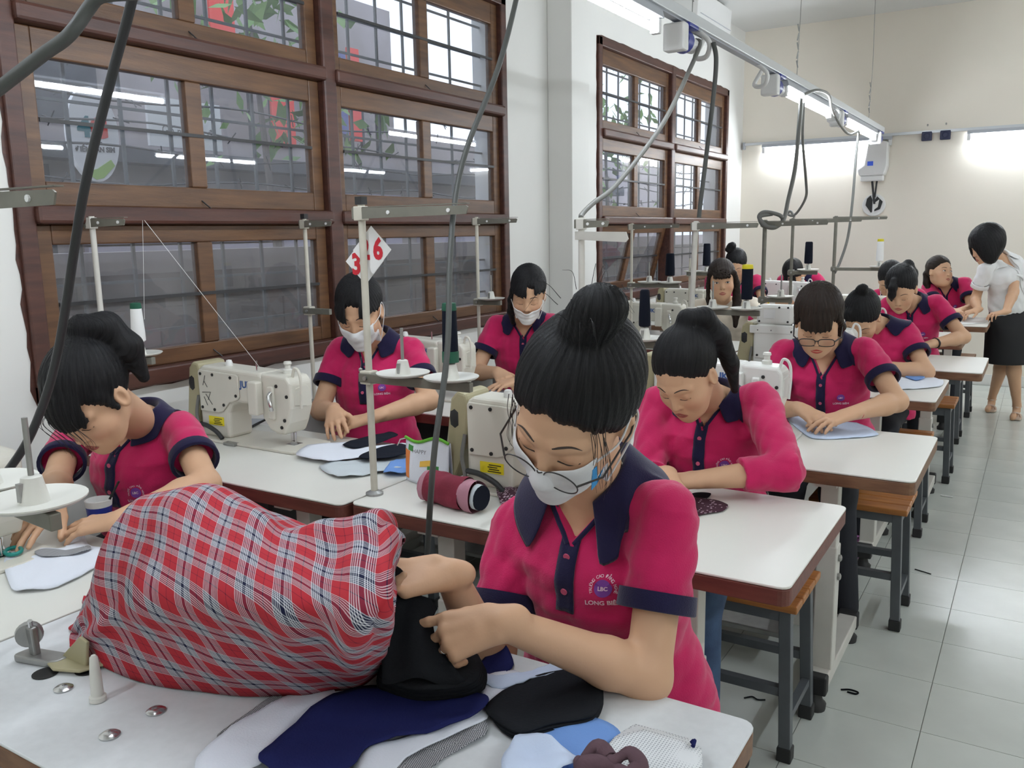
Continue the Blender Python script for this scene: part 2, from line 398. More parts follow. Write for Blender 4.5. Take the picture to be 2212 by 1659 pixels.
# sockets and plugs on the track
def socket(y, label, plug=True, flip=False):
    r = empty('power_socket', (BX, y, BZ - .036)); tag(r, label, 'socket')
    MB().box((-.045, -.055, -.085), (.045, .0, .02)).build('body', 'plastic_white', r, bevel=0.008)
    MB().cyl((0, 0, -.035), (0, .06, -.035), .046, n=20).build('collar', 'plastic_blue', r, smooth=50)
    MB().box((-.05, -.01, .008), (.05, .1, .026)).build('flap', 'plastic_blue', r, bevel=0.006)
    if plug:
        b = MB(); prof = [(.036, .06)]
        for i in range(7): prof += [(.037 - i * .001, .065 + i * .015), (.033 - i * .001, .072 + i * .015)]
        prof += [(.02, .19), (.012, .21)]
        b.lathe(prof, (0, 0, -.035), 18, (0, 1, 0)); b.build('plug', 'plastic_white', r, smooth=50)
    return r
socket(3.40, 'blue and white plug socket hanging beside the dark-framed far window')
socket(4.78, 'blue and white plug socket before the cable-wound tube lamp')
socket(6.50, 'blue and white plug socket between the two far tube lamps')
socket(8.10, 'blue socket at the very end of the power track', False)
socket(0.1, 'blue and white plug socket on the track over the front tables')
for k, (y, z) in enumerate(((3.62, 2.2), (4.50, 2.2), (6.28, 2.2))):
    c = cat_spline([(BX, y, BZ), (BX + .05, y, BZ - .05), (BX + .03, y + .03, BZ - .1), (BX - .03, y + .06, BZ - .09), (BX, y + .08, BZ - .02)], 6)
    tag(MB().tube(c, .011, 7).build('cable_loop', 'plastic_white', smooth=60), 'short white cable loop under the power track, ' + ('by the first plug', 'before the wound lamp', 'by the far plug')[k], 'cable')
for k, y in enumerate((0.6, 3.55, 5.30, 7.70)):
    b = MB(); b.tube([(BX, y, BZ + .04), (BX + .01, y, 2.75), (BX, y, ZC)], .0022, 5)
    for i in range(5): b.cyl((BX + .004 * (-1) ** i, y, BZ + .1 + i * .05), (BX - .004 * (-1) ** i, y, BZ + .14 + i * .05), .004, n=6)
    tag(b.build('hanging_wire', 'steel_dull'), 'thin twisted wire from ceiling to power track ' + ('over the front tables', 'beside the first plug', 'over the cable-wound lamp', 'over the far lamp')[k], 'wire')
# back wall track + sockets + box
b = empty('wall_conduit', (XL + .02, YB - .05, 2.30)); tag(b, 'grey conduit running along the back wall at lamp height', 'conduit')
MB().box((0, .012, -.012), (XR - XL - .05, .04, .012)).build('rail', 'alu', b)
MB().box((0, .0, -.05), (.016, .05, .02)).build('bracket', 'lamp_grey', b)
for k, x in enumerate((-0.99, -0.838)):
    s = empty('wall_socket', (x, YB - .05, 2.262)); tag(s, 'square dark blue wall socket, ' + ('the one nearer the windows', 'the one nearer the standing woman')[k], 'socket', 'blue wall sockets')
    MB().box((-.042, .0, -.04), (.042, .045, .04)).build('box', 'plastic_navy', s, bevel=0.006)
    MB().lathe([(.03, 0), (.03, .006), (.022, .008), (.02, .004), (.0, .004)], (0, 0, 0), 18, (0, -1, 0)).build('face', 'plastic_navy', s, smooth=50)
    MB().lathe([(.004, 0), (.007, .012), (.003, .02)], (0, .03, .09), 8).build('fixing', 'steel_dull', s)
h = empty('wall_heater', (-1.42, YB - .13, 1.93)); tag(h, 'white wall box with blue light on the bright back wall', 'appliance')
MB().prism([(-.12, 0), (.10, .0), (.12, .08), (.12, .30), (-.05, .34), (-.08, .10), (-.14, .06)], (0, .12, 0), (1, 0, 0), (0, 0, 1), .12).build('body', 'plastic_white', h, bevel=0.012)
MB().box((-.05, -.006, .09), (.0, .002, .13)).build('display', 'plastic_lit', h)
MB().box((-.11, .01, -.05), (.09, .1, .0)).build('base', 'plastic_white', h, bevel=0.01)
MB().cyl((-.01, .06, -.05), (.02, .06, -.26), .010, n=8).build('strap', 'rubber', h)
MB().cyl((.03, .07, -.05), (.02, .06, -.2), .008, n=8).build('strap', 'rubber', h)
d = empty('hanging_disc', (-1.41, YB - .07, 1.66)); tag(d, 'round black and white disc hanging below the white wall box', 'disc')
MB().lathe([(.0, 0), (.10, .0), (.105, .01), (.10, .03), (0, .03)], (0, .05, 0), 24, (0, -1, 0)).build('back', 'plastic_white', d, smooth=50)
MB().prism([(-.07, .0), (-.02, -.07), (.06, -.04), (.08, .03), (.03, .08), (.0, .03), (-.03, .09), (-.06, .06)], (0, .018, 0), (1, 0, 0), (0, 0, 1), .006).build('dark_patch', 'blacksc', d)
MB().box((-.006, .0, -.1), (.010, .012, .14)).build('cord', 'plastic_white', d)
MB().prism([(.0, -.05), (.04, -.02), (.05, .05), (.01, .02)], (0, .011, 0), (1, 0, 0), (0, 0, 1), .004).build('pale_patch', 'plastic_disc', d)
# air conditioner high on the window wall
ac = empty('air_conditioner', (XL, 6.92, 3.06)); tag(ac, 'white split air conditioner high between window and ceiling', 'air conditioner')
MB().prism([(0, 0), (.16, .02), (.21, .07), (.22, .28), (.18, .30), (0, .30)], (0, 0, 0), (1, 0, 0), (0, 0, 1), -0.85).build('body', 'plastic_white', ac, bevel=0.01)
MB().box((.08, .05, -.002), (.212, .80, .06)).build('outlet', 'rubber', ac)
for i in range(3): MB().box((.12 + .02 * i, .08, .008 + .012 * i), (.15 + .02 * i, .77, .012 + .012 * i)).build('louvre', 'plastic_disc', ac)
MB().box((.222, .04, .1), (.226, .81, .105)).build('seam', 'lamp_grey', ac)
# cables
def cable(pts, r, m, label, n=10):
    P = [np.array(p, float) if len(p) == 3 and p[2] < 5 and abs(p[0]) < 6 else None for p in pts]
    return tag(MB().tube(cat_spline(pts, n), r, 8).build('cable', m, smooth=60), label, 'cable')
def pxs(*a): return [aty(x, y, Y) for x, y, Y in a]
cable([(BX, .62, BZ)] + pxs((330, -230, .78), (285, 0, .80), (240, 170, .80), (180, 420, .78), (125, 760, .78), (75, 920, .78), (22, 1010, .76), (-30, 1060, .72)) + [(-1.47, .655, 1.05)], .0072, 'cable_black', 'thick black cable hanging in front of the first window')
cable([(BX, .45, BZ)] + pxs((330, -160, .62), (205, 0, .60), (150, 75, .58), (90, 120, .57), (0, 190, .55), (-90, 260, .57)) + [(-1.455, .63, 1.545)], .0075, 'cable_dark', 'thick dark grey cable slanting across the window corner')
cable([(BX, 2.02, BZ)] + pxs((1122, -60, 1.99), (1115, 0, 1.98), (1075, 150, 1.92), (1012, 310, 1.82), (985, 420, 1.75), (972, 560, 1.66), (966, 760, 1.58), (940, 960, 1.50), (930, 1080, 1.48), (924, 1180, 1.52), (918, 1260, 1.6)), .0070, 'cable_dark', 'long dark grey cable dropping past the maroon pencil case')
cable([(BX, 3.60, 2.23)] + pxs((1512, 95, 3.56), (1490, 150, 3.45), (1430, 270, 3.15), (1335, 395, 2.85), (1280, 440, 2.68), (1258, 462, 2.62)) + [(-1.327, 2.60, 1.50)], .009, 'cable_grey', 'grey cable from the first plug to the white thread stand post')
cable(pxs((1541, 92, 3.62), (1547, 130, 3.62), (1541, 210, 3.64), (1524, 350, 3.65), (1513, 440, 3.65), (1510, 470, 3.65)), .010, 'cable_dark', 'dark cable dropping straight onto a thread stand by the far window')
cable(pxs((1730, 215, 5.1), (1726, 270, 5.0), (1718, 360, 4.85), (1703, 430, 4.75), (1690, 480, 4.66), (1660, 490, 4.60), (1640, 470, 4.6), (1652, 458, 4.62), (1684, 465, 4.66), (1690, 478, 4.68), (1672, 492, 4.66), (1648, 486, 4.62), (1642, 468, 4.6), (1668, 462, 4.65)), .011, 'cable_grey', 'grey cable coiled in a loop on a thread stand top')
cable(pxs((1736, 222, 5.2), (1734, 300, 5.3), (1741, 390, 5.5), (1741, 425, 5.6), (1725, 455, 5.7), (1712, 466, 5.72), (1702, 462, 5.72), (1708, 456, 5.72), (1716, 470, 5.72)), .008, 'cable_grey', 'thin grey cable with a small curl at its lower end')
cable(pxs((1855, 285, 7.2), (1850, 330, 7.15), (1842, 430, 7.0), (1832, 510, 6.9), (1815, 565, 6.85), (1803, 590, 6.8)), .010, 'cable_grey', 'grey cable hanging from the far lamp to the table post')
cable(pxs((1735, 205, 5.3), (1765, 195, 5.5), (1790, 205, 5.8), (1797, 235, 6.1), (1815, 270, 6.4), (1835, 290, 6.8), (1855, 283, 7.2)), .009, 'cable_grey', 'grey cable wound over and under the far tube lamp')

# ---------------------------------------------------------------- outdoors
tag(MB().box((-9, -3, -.6), (XL - WT - .01, 14, -.5)).build('alley_ground', 'brick_grey'), 'grey ground of the alley outside the windows', 'ground')['kind'] = 'structure'
gw = tag(MB().box((-3.62, -1, -.5), (-3.55, 12, 1.30)).build('boundary_wall', 'brick_grey'), 'grey block wall close outside the lower panes', 'wall')
blk = MB().box((0, .004, .004), (.02, .386, .186)).build('block', 'brick_grey', gw, bevel=0.006)
first = True
for j in range(7):
    for i in range(20):
        y = 1.2 + i * .39 + (.19 if j % 2 else 0); z = 0.0 + j * .19
        if z + .19 > 1.32: continue
        o = blk if first else blk.copy()
        if not first: COL.objects.link(o); o.parent = gw
        first = False; o.location = (-3.552, y, z)
tag(MB().box((-3.66, -1, 1.30), (-3.48, 12, 1.40)).build('wall_coping', 'out_wall'), 'pale coping along the top of the outside block wall', 'coping')
for k, (a, b) in enumerate((W1, W2)):
    g = empty('window_grille', (XL - .17, a, WZ[0])); tag(g, 'grey iron grille bars outside the window %s' % ('beside the masked women', 'beyond the pillar')[k], 'grille')
    L = b - a; v0 = MB().box((-.005, -.006, 0), (.005, .006, WZ[1] - WZ[0])).build('upright_bar', 'grille', g); nb = int(L / .205)
    for i in range(nb):
        o = v0 if i == 0 else v0.copy()
        if i: COL.objects.link(o); o.parent = g
        o.location = (0, .1 + i * .205, 0)
    h0 = MB().box((-.004, 0, -.005), (.006, L, .005)).build('cross_bar', 'grille', g)
    for i, z in enumerate((.17, .36, .55, .98, 1.16, 1.36, 1.52, 1.68)):
        o = h0 if i == 0 else h0.copy()
        if i: COL.objects.link(o); o.parent = g
        o.location = (0, 0, z)
for k, (x, z, sl) in enumerate(((-3.2, 2.02, .004), (-3.3, 1.92, -.004), (-3.05, 1.80, .004), (-3.25, 1.70, .004), (-3.12, 2.12, -.004))):
    b = MB(); ys = np.linspace(.8, 9.5, 60); P = [(x + .02 * math.sin(y * 3 + k), y, z + sl * (y - 4) + .015 * math.sin(y * 5 + k * 2)) for y in ys]
    b.tube(P, .0045, 4, False)
    for p in P[::2]:
        for _ in range(2):
            d_ = RNG.normal(size=3); d_ /= np.linalg.norm(d_); b.tube([np.array(p) - d_ * .032, np.array(p) + d_ * .032], .003, 3, False)
    tag(b.build('barbed_wire', 'steel_dark'), 'strand of barbed wire strung outside the windows', 'wire', 'barbed wire strands outside')
nb = empty('neighbour_building', (-5.6, 4, -.5)); tag(nb, 'grey shuttered building across the alley', 'building')
def nbox(name, lo, hi, m, **k):
    return MB().box((lo[0] + 5.6, lo[1] - 4, lo[2] + .5), (hi[0] + 5.6, hi[1] - 4, hi[2] + .5)).build(name, m, nb, **k)
nbox('wall', (-6.0, -1, -.5), (-5.6, 6.9, 3.6), 'out_wall')
nbox('wall', (-6.0, 6.9, -.5), (-5.6, 14, 2.5), 'out_wall')
nbox('side_wall', (-5.6, 1.2, -.5), (-5.0, 2.05, 3.4), 'out_tan')
nbox('dark_doorway', (-5.6, 2.3, .2), (-5.56, 3.3, 1.95), 'out_dark')
nbox('dark_doorway', (-5.6, 2.1, 2.25), (-5.56, 3.7, 2.7), 'out_dark')
for i in range(12): nbox('shutter_slat', (-5.58, 3.5, .9 + i * .075), (-5.53, 5.2, .9 + i * .075 + .06), 'out_lilac')
nbox('fascia', (-5.6, 1.5, 1.98), (-5.4, 12, 2.08), 'out_dark')
nbox('parapet', (-5.6, 1.5, 2.08), (-5.42, 12, 2.22), 'out_wall')
nbox('poster', (-5.6, 5.3, .8), (-5.55, 6.9, 1.85), 'out_lilac')
nbox('poster', (-5.6, 7.2, .8), (-5.55, 9.5, 1.75), 'out_lilac')
for i in range(8): nbox('balcony_rail', (-5.45, 4.9 + i * .22, 2.2), (-5.42, 4.93 + i * .22, 2.75), 'out_dark')
nbox('laundry', (-5.4, 5.75, 2.35), (-5.37, 5.98, 3.05), 'sign_blue'); nbox('laundry', (-5.4, 6.02, 2.3), (-5.37, 6.16, 3.1), 'sign_red')
sg = empty('oval_sign', (-4.2, 2.73, 1.985)); tag(sg, 'white oval phone-card sign seen through the first window', 'sign')
th = np.linspace(0, 2 * math.pi, 33)[:-1]
MB().prism([(.14 * math.cos(t), .235 * math.sin(t)) for t in th], (0, 0, 0), (0, 1, 0), (0, 0, 1), .03).build('board', 'paper', sg)
flat_text('lettering', '4', (.032, -.05, .03), (0, 1, 0), (0, 0, 1), .13, 'sign_teal', sg, .008)
flat_text('lettering', 'G', (.032, .03, .03), (0, 1, 0), (0, 0, 1), .13, 'sign_red', sg, .008)
flat_text('lettering', 'ĐIỂM BÁN SIM', (.032, .0, -.075), (0, 1, .04), (0, 0, 1), .034, 'sign_grey', sg, .002)
MB().prism([(-.07, -.19), (.0, -.17), (.08, -.12), (.10, -.15), (.03, -.215), (-.01, -.225)], (.031, 0, 0), (0, 1, 0), (0, 0, 1), .003).build('green_swoosh', 'sign_green', sg)
s2 = empty('white_signboard', (-4.8, 3.78, 2.18)); tag(s2, 'white signboard with handwritten black lettering outside', 'sign')
MB().box((0, -.28, -.15), (.02, .28, .15)).build('board', 'paper', s2)
flat_text('lettering', 'Giá nhất vô đá', (.023, .02, -.05), (0, 1, 0), (0, 0, 1), .085, 'sign_grey', s2, sx=.8)
for k, (x, y, z, n, rr) in enumerate(((-4.1, 3.75, 2.72, 150, .55), (-4.0, 4.15, 2.2, 90, .32), (-4.3, 9.0, 2.6, 220, .9))):
    t = empty('leafy_tree', (x, y, -.5)); tag(t, ('leafy green branches above the alley outside the first window', 'drooping green leaves outside the second pane row', 'leafy tree outside the far window')[k], 'tree')
    b = MB()
    for _ in range(n):
        c = np.array([0, 0, z + .5]) + RNG.normal(size=3) * np.array([.25, rr * .6, rr * .5]); d_ = RNG.normal(size=3); d_[2] -= 1; d_ /= np.linalg.norm(d_)
        s_ = np.cross(d_, RNG.normal(size=3)); s_ /= np.linalg.norm(s_); L = .11 + .08 * random.random()
        b.add([c, c + d_ * L * .5 + s_ * L * .2, c + d_ * L, c + d_ * L * .5 - s_ * L * .2], [(0, 1, 2, 3)])
    f_ = b.build('foliage', 'leaf', t); f_['kind'] = 'stuff'
    MB().tube([(0, 0, 0), (.05, .1, 1.4), (0, 0, z + .5)], [.05, .035, .01], 7).build('trunk', 'brick_grey', t)
nbox('banner', (-5.41, 5.1, 2.2), (-5.39, 5.35, 2.62), 'sign_red'); nbox('banner', (-5.41, 4.55, 2.75), (-5.39, 4.78, 3.25), 'sign_red')
# ---------------------------------------------------------------- furniture
ZT = 0.76
def rrect(x0, x1, y0, y1, r, n=5):
    P = []
    for cx, cy, a0 in ((x1 - r, y1 - r, 0), (x0 + r, y1 - r, 90), (x0 + r, y0 + r, 180), (x1 - r, y0 + r, 270)):
        for i in range(n): a = math.radians(a0 + 90 * i / (n - 1)); P.append((cx + r * math.cos(a), cy + r * math.sin(a)))
    return P
def make_table(x0, x1, y0, y1, label, top='laminate', edge='edge_wood', plate=True):
    o = empty('sewing_table', ((x0 + x1) / 2, (y0 + y1) / 2, 0)); tag(o, label, 'table'); w = (x1 - x0) / 2; d = (y1 - y0) / 2
    MB().prism(rrect(-w, w, -d, d, .022), (0, 0, ZT - .042), (1, 0, 0), (0, 1, 0), .036).build('edging', edge, o, bevel=0.003)
    MB().prism(rrect(-w, w, -d, d, .022), (0, 0, ZT - .0055), (1, 0, 0), (0, 1, 0), .0055).build('tabletop', top, o, bevel=0.002)
    for sx in (-1, 1):
        x = sx * (w - .24); lg = empty('leg', (x, 0, 0), 0, o)
        MB().box((-.03, -d + .09, .10), (.03, -d + .15, .50)).build('upright', 'steel_white', lg, bevel=0.004)
        MB().box((-.026, -d + .094, .48), (.026, -d + .146, ZT - .043)).build('upper_post', 'steel_white', lg, bevel=0.003)
        MB().box((-.03, -d + .03, .06), (.03, d - .06, .105)).build('foot_bar', 'steel_white', lg, bevel=0.004)
        MB().box((-.032, -d + .02, ZT - .055), (.032, d - .08, ZT - .043)).build('top_bracket', 'steel_white', lg)
        for y in (-d + .03, d - .06):
            MB().box((-.033, y - .02, .052), (.033, y + .02, .112)).build('foot_cap', 'rubber', lg, bevel=0.006)
            MB().lathe([(.03, 0), (.032, .02), (.022, .03), (.016, .055)], (0, y, 0), 14).build('foot_pad', 'rubber', lg, smooth=50)
        for z in (.40, .46): MB().lathe([(.011, 0), (.011, .006), (.006, .009)], (.031, -d + .12, z), 10, (1, 0, 0)).build('bolt', 'steel_dull', lg)
    MB().box((-w + .26, -d + .105, .22), (w - .26, -d + .125, .42)).build('brace_plate', 'steel_white', o, bevel=0.003)
    for sx in (-1, 1):
        for z in (.27, .37): MB().lathe([(.012, 0), (.012, .006), (.006, .009)], (sx * (w - .3), -d + .105, z), 10, (0, -1, 0)).build('bolt', 'steel_dull', o)
    MB().box((-.2, -.05, .09), (.2, d - .1, .11)).build('treadle', 'steel_dull', o, bevel=0.004)
    MB().box((-.18, -.1, .46), (.1, .1, ZT - .045)).build('motor_box', 'steel_dark', o, bevel=0.02)
    return o
XM = -1.508
make_table(XM, -0.296, .548, 1.125, 'pale grey sewing table in front of the woman with round glasses', 'laminate_grey', 'edge_wood')
make_table(XM, -0.372, 1.612, 2.198, 'white sewing table under the maroon pencil case and long-sleeved woman', 'laminate', 'edge_red')
make_table(XM + .06, -0.252, 2.50, 3.10, 'cream-topped sewing table of the woman with rectangular glasses')
make_table(XM + .05, -0.322, 3.73, 4.32, 'white sewing table with round white cloth before the bowed woman')
make_table(XM + .05, -0.204, 4.57, 5.14, 'white sewing table behind the round white cloth, under the fringed woman')
make_table(XM + .05, -0.375, 5.72, 6.30, 'white sewing table set back between fringed woman and papers')
make_table(XM + .05, -0.295, 6.74, 7.20, 'sewing table with papers where the standing woman leans')
make_table(-2.66, XM - .006, .548, 1.125, 'white sewing table of the ponytail woman by the wall', 'laminate', 'edge_red')
make_table(-2.66, XM - .006, 1.585, 2.175, 'white sewing table with white cloth pieces under the first window', 'laminate', 'edge_red')
make_table(-2.66, XM + .03, 2.62, 3.20, 'white sewing table with teal scissors before the second masked woman', 'laminate', 'edge_red')
make_table(-2.66, XM + .03, 3.66, 4.24, 'vacant sewing table under the plaid-draped machine by the pillar', 'laminate', 'edge_red')
make_table(-2.50, XM + .03, 4.74, 5.30, 'sewing table before the woman in the cream sweater', 'laminate', 'edge_red')
make_table(-2.62, XM + .03, 6.00, 6.56, 'sewing table behind the cream sweater under the tilted sash', 'laminate', 'edge_wood')
make_table(-2.4, XM + .0, 7.26, 7.74, 'far sewing table before the woman with the topknot clip', 'laminate', 'edge_wood')

def make_stool(x, y, label, rz=0.0):
    o = empty('stool', (x, y, 0), rz); tag(o, label, 'stool')
    for k in range(4):
        yy = -.145 + k * .0735
        MB().box((-.17, yy, .438), (.17, yy + .068, .46)).build('slat', 'stool_wood', o, bevel=0.004)
    for sx in (-1, 1):
        for sy in (-1, 1):
            lg = MB().bar((sx * .135, sy * .115, .436), (sx * .15, sy * .125, .035), .032, .032, (0, 1, 0)).build('leg', 'steel_grey', o, bevel=0.002)
            MB().box((sx * .15 - .02, sy * .125 - .02, 0), (sx * .15 + .02, sy * .125 + .02, .042)).build('rubber_tip', 'rubber', lg, bevel=0.004)
    MB().bar((-.14, -.115, .42), (.14, -.115, .42), .03, .03).build('apron', 'steel_grey', o); MB().bar((-.14, .115, .42), (.14, .115, .42), .03, .03).build('apron', 'steel_grey', o)
    MB().bar((-.135, -.12, .42), (-.135, .12, .42), .03, .03).build('apron', 'steel_grey', o); MB().bar((.135, -.12, .42), (.135, .12, .42), .03, .03).build('apron', 'steel_grey', o)
    MB().bar((-.145, -.12, .2), (.145, -.12, .2), .025, .025).build('rail', 'steel_grey', o); MB().bar((-.145, .12, .2), (.145, .12, .2), .025, .025).build('rail', 'steel_grey', o)
    MB().bar((-.147, -.12, .12), (-.147, .12, .12), .022, .022).build('rail', 'steel_grey', o); MB().bar((.147, -.12, .12), (.147, .12, .12), .022, .022).build('rail', 'steel_grey', o)
    return o
make_stool(-.655, 2.345, 'slatted wooden stool under the long-sleeved woman')
make_stool(-.51, 3.335, 'slatted wooden stool with grey legs under the woman with rectangular glasses')
make_stool(-.56, 4.42, 'slatted wooden stool under the bowed woman')
make_stool(-.53, 5.44, 'slatted wooden stool sticking out behind the round white cloth')
make_stool(-.56, 6.47, 'slatted wooden stool by the set-back table under the fringed woman')
make_stool(-.56, 7.42, 'slatted wooden stool under the woman looking up')
make_stool(-.66, 1.31, 'slatted wooden stool under the woman with round glasses')
make_stool(-2.0, 1.36, 'slatted wooden stool under the ponytail woman by the wall')
make_stool(-2.1, 2.41, 'slatted wooden stool under the first masked woman')
make_stool(-1.98, 3.45, 'slatted wooden stool under the second masked woman')
make_stool(-1.8, 5.55, 'slatted wooden stool under the woman in the cream sweater')

# ---------------------------------------------------------------- sewing machine
def make_machine(loc, label, m='machine', text=True, wide=False, sticker=True):
    o = empty('sewing_machine', loc); tag(o, label, 'sewing machine')
    U, V = (1, 0, 0), (0, 0, 1)
    MB().prism(rrect(-.20, .345, -.088, .088, .02), (0, 0, 0.0005), (1, 0, 0), (0, 1, 0), .009).build('bed', m, o, bevel=0.002)
    MB().prism([(-.145, .008), (-.0, .008), (.004, .10), (.02, .128), (.05, .138), (.175, .140), (.175, .235), (.165, .250), (-.12, .258), (-.138, .25), (-.145, .235)], (0, .052, 0), U, V, .104).build('arm', m, o, bevel=0.012, seg=3)
    MB().prism([(.165, .250), (.165, .10), (.195, .062), (.225, .05), (.265, .05), (.285, .09), (.302, .14), (.302, .225), (.285, .245)], (0, .050, 0), U, V, .100).build('head', m, o, bevel=0.010, seg=3)
    MB().prism([(-.135, .098), (-.045, .098), (-.02, .105), (.015, .138), (.055, .150), (.066, .160), (.066, .232), (.055, .238), (-.13, .244), (-.137, .236)], (0, -.0525, 0), U, V, .006).build('rear_plate', m, o, bevel=0.003)
    for x, z in ((-.122, .23), (-.06, .23), (.03, .226), (.052, .165), (-.012, .128), (-.06, .108), (-.122, .112)):
        MB().lathe([(.0055, 0), (.0055, .003), (.003, .004)], (x, -.058, z), 10, (0, -1, 0)).build('screw', 'blacksc', o)
    MB().box((.135, -.083, .112), (.178, -.05, .225)).build('thread_box', m, o, bevel=0.006)
    MB().box((.205, -.062, .10), (.232, -.048, .21)).build('lever_mount', m, o, bevel=0.005)
    MB().tube(cat_spline([(.225, -.062, .19), (.228, -.075, .18), (.238, -.078, .15), (.236, -.072, .135)], 5), .007, 8).build('presser_lever', 'chrome', o, smooth=50)
    for x, z in ((.21, .165), (.212, .14), (.27, .10), (.255, .075), (.24, .212), (.285, .18)):
        MB().lathe([(.006, 0), (.006, .003), (.003, .004)], (x, -.05, z), 10, (0, -1, 0)).build('screw', 'blacksc', o)
    MB().prism([(-.036, .15), (-.028, .205), (.02, .215), (.034, .2), (.034, .155), (.02, .14)], (.3005, 0, 0), (0, 1, 0), V, .004).build('face_plate', m, o, bevel=0.002)
    MB().cyl((.25, 0, .05), (.25, 0, .022), .006, n=8).build('needle_bar', 'chrome', o); MB().cyl((.25, 0, .022), (.25, 0, .010), .0015, n=6).build('needle', 'chrome', o)
    MB().prism([(-.012, 0), (.02, 0), (.024, .004), (-.004, .012)], (.25, .004, .010), U, V, .008).build('presser_foot', 'chrome', o)
    MB().cyl((.262, .0, .05), (.262, .0, .016), .004, n=8).build('presser_bar', 'chrome', o)
    MB().box((.235, -.02, .0095), (.275, .02, .0108)).build('needle_plate', 'chrome', o)
    MB().box((.02, -.1, .0009), (.075, -.078, .0100)).build('slide_plate', 'steel_dull', o)
    MB().lathe([(.016, 0), (.017, .012), (.010, .016), (.010, .028), (.014, .032), (.012, .04), (0, .04)], (.235, .01, .246), 14).build('top_knob', 'plastic_disc', o, smooth=40)
    MB().lathe([(.012, 0), (.013, .008), (.009, .02), (0, .022)], (-.04, .0, .255), 12).build('oil_glass', 'plastic_white', o, smooth=40)
    MB().cyl((.12, -.02, .25), (.12, -.02, .285), .0028, n=6).build('thread_pin', 'chrome', o)
    MB().tube(cat_spline([(.285, -.02, .24), (.296, -.02, .27), (.315, -.02, .26), (.322, -.02, .22), (.318, -.02, .14)], 6), .005, 7).build('take_up_guard', m, o, smooth=50)
    # belt guard and handwheel
    MB().prism([(-.235, .02), (-.20, .01), (-.15, .12), (-.140, .225), (-.15, .262), (-.178, .268), (-.20, .245)], (0, .075, 0), U, V, .12).build('belt_guard', 'belt_guard', o, bevel=0.008)
    MB().lathe([(.02, 0), (.058, .0), (.062, .012), (.058, .026), (.02, .03)], (-.175, .01, .19), 20, (-1, 0, 0)).build('handwheel', 'rubber', o, smooth=50)
    MB().tube(cat_spline([(-.15, -.05, .15), (-.155, -.06, .09), (-.145, -.062, .04), (-.15, -.06, .012)], 6), .006, 7).build('rear_hose', 'cable_grey', o, smooth=60)
    MB().tube(cat_spline([(-.14, -.058, .05), (-.09, -.07, .05), (-.04, -.075, .035), (-.012, -.075, .013)], 6), .008, 7).build('knee_hose', 'cable_black', o, smooth=60)
    if text: flat_text('maker_name', 'JUKI', (.100, -.0592 + .0065, .205), U, V, .032, 'juki_blue', o, .0012, sx=1.05)
    if sticker:
        st = MB().box((-.10, -.0545, .052), (-.025, -.0523, .082)).build('yellow_sticker', 'sticker', o)
        for k in range(4): MB().box((-.075 + .004 * (k % 2), -.0552, .056 + k * .006), (-.032 - .006 * (k % 3), -.0547, .0585 + k * .006)).build('print_line', 'blacksc', st)
    if wide:
        MB().box((-.135, -.045, .255), (.03, .045, .345)).build('control_box', 'machine_white', o, bevel=0.012)
        MB().box((-.10, -.047, .285), (-.05, -.0435, .325)).build('control_panel', 'plastic_white', o)
        for x, z in ((-.12, .27), (-.12, .335), (.01, .27), (.01, .335), (-.03, .335)): MB().lathe([(.005, 0), (.005, .003)], (x, -.045, z), 8, (0, -1, 0)).build('screw', 'blacksc', o)
        MB().cyl((.03, -.02, .25), (.17, -.02, .25), .018, n=12).build('chrome_rail', 'chrome', o, smooth=40)
        MB().box((-.16, -.062, .215), (.03, -.052, .252)).build('bracket', m, o, bevel=0.003)
    return o
make_machine((-2.345, 1.985, ZT), 'cream sewing machine with pen scrawl under the first window')
make_machine((-1.165, 1.925, ZT), 'cream sewing machine behind the maroon pencil case', 'machine')
make_machine((-0.995, 2.84, ZT), 'white sewing machine beside the woman with rectangular glasses', 'machine_white')
make_machine((-0.985, 4.03, ZT), 'white sewing machine with a control box behind the navy spool', 'machine_white', wide=True)
make_machine((-2.32, 2.93, ZT), 'cream sewing machine beside the teal scissors')
make_machine((-2.15, 5.02, ZT), 'cream sewing machine before the woman in the cream sweater')
make_machine((-2.32, 6.28, ZT), 'cream sewing machine below the tilted open sash')
make_machine((-1.96, 7.5, ZT), 'white sewing machine of the woman with the topknot clip', 'machine_white', text=False)
make_machine((-2.17, .93, ZT), 'cream sewing machine of the ponytail woman by the wall')
make_machine((-1.0, 4.86, ZT), 'white sewing machine of the fringed woman', 'machine_white')
make_machine((-1.0, 6.0, ZT), 'cream sewing machine on the set-back table')
scr = MB()
for P in ([(-.105, .205), (-.09, .185)], [(-.098, .225), (-.112, .19)], [(-.118, .165), (-.075, .168), (-.09, .14)], [(-.1, .16), (-.07, .125)], [(-.11, .15), (-.095, .12)]):
    scr.tube([(-2.345 + x, 1.985 - .0595, ZT + z) for x, z in P], .0012, 4)
pen = scr.build('pen_scrawl', 'blacksc'); pen.parent = bpy.data.objects['sewing_machine']; pen.matrix_parent_inverse = Matrix.Translation((2.345, -1.985, -ZT)); pen['kind'] = 'stuff'

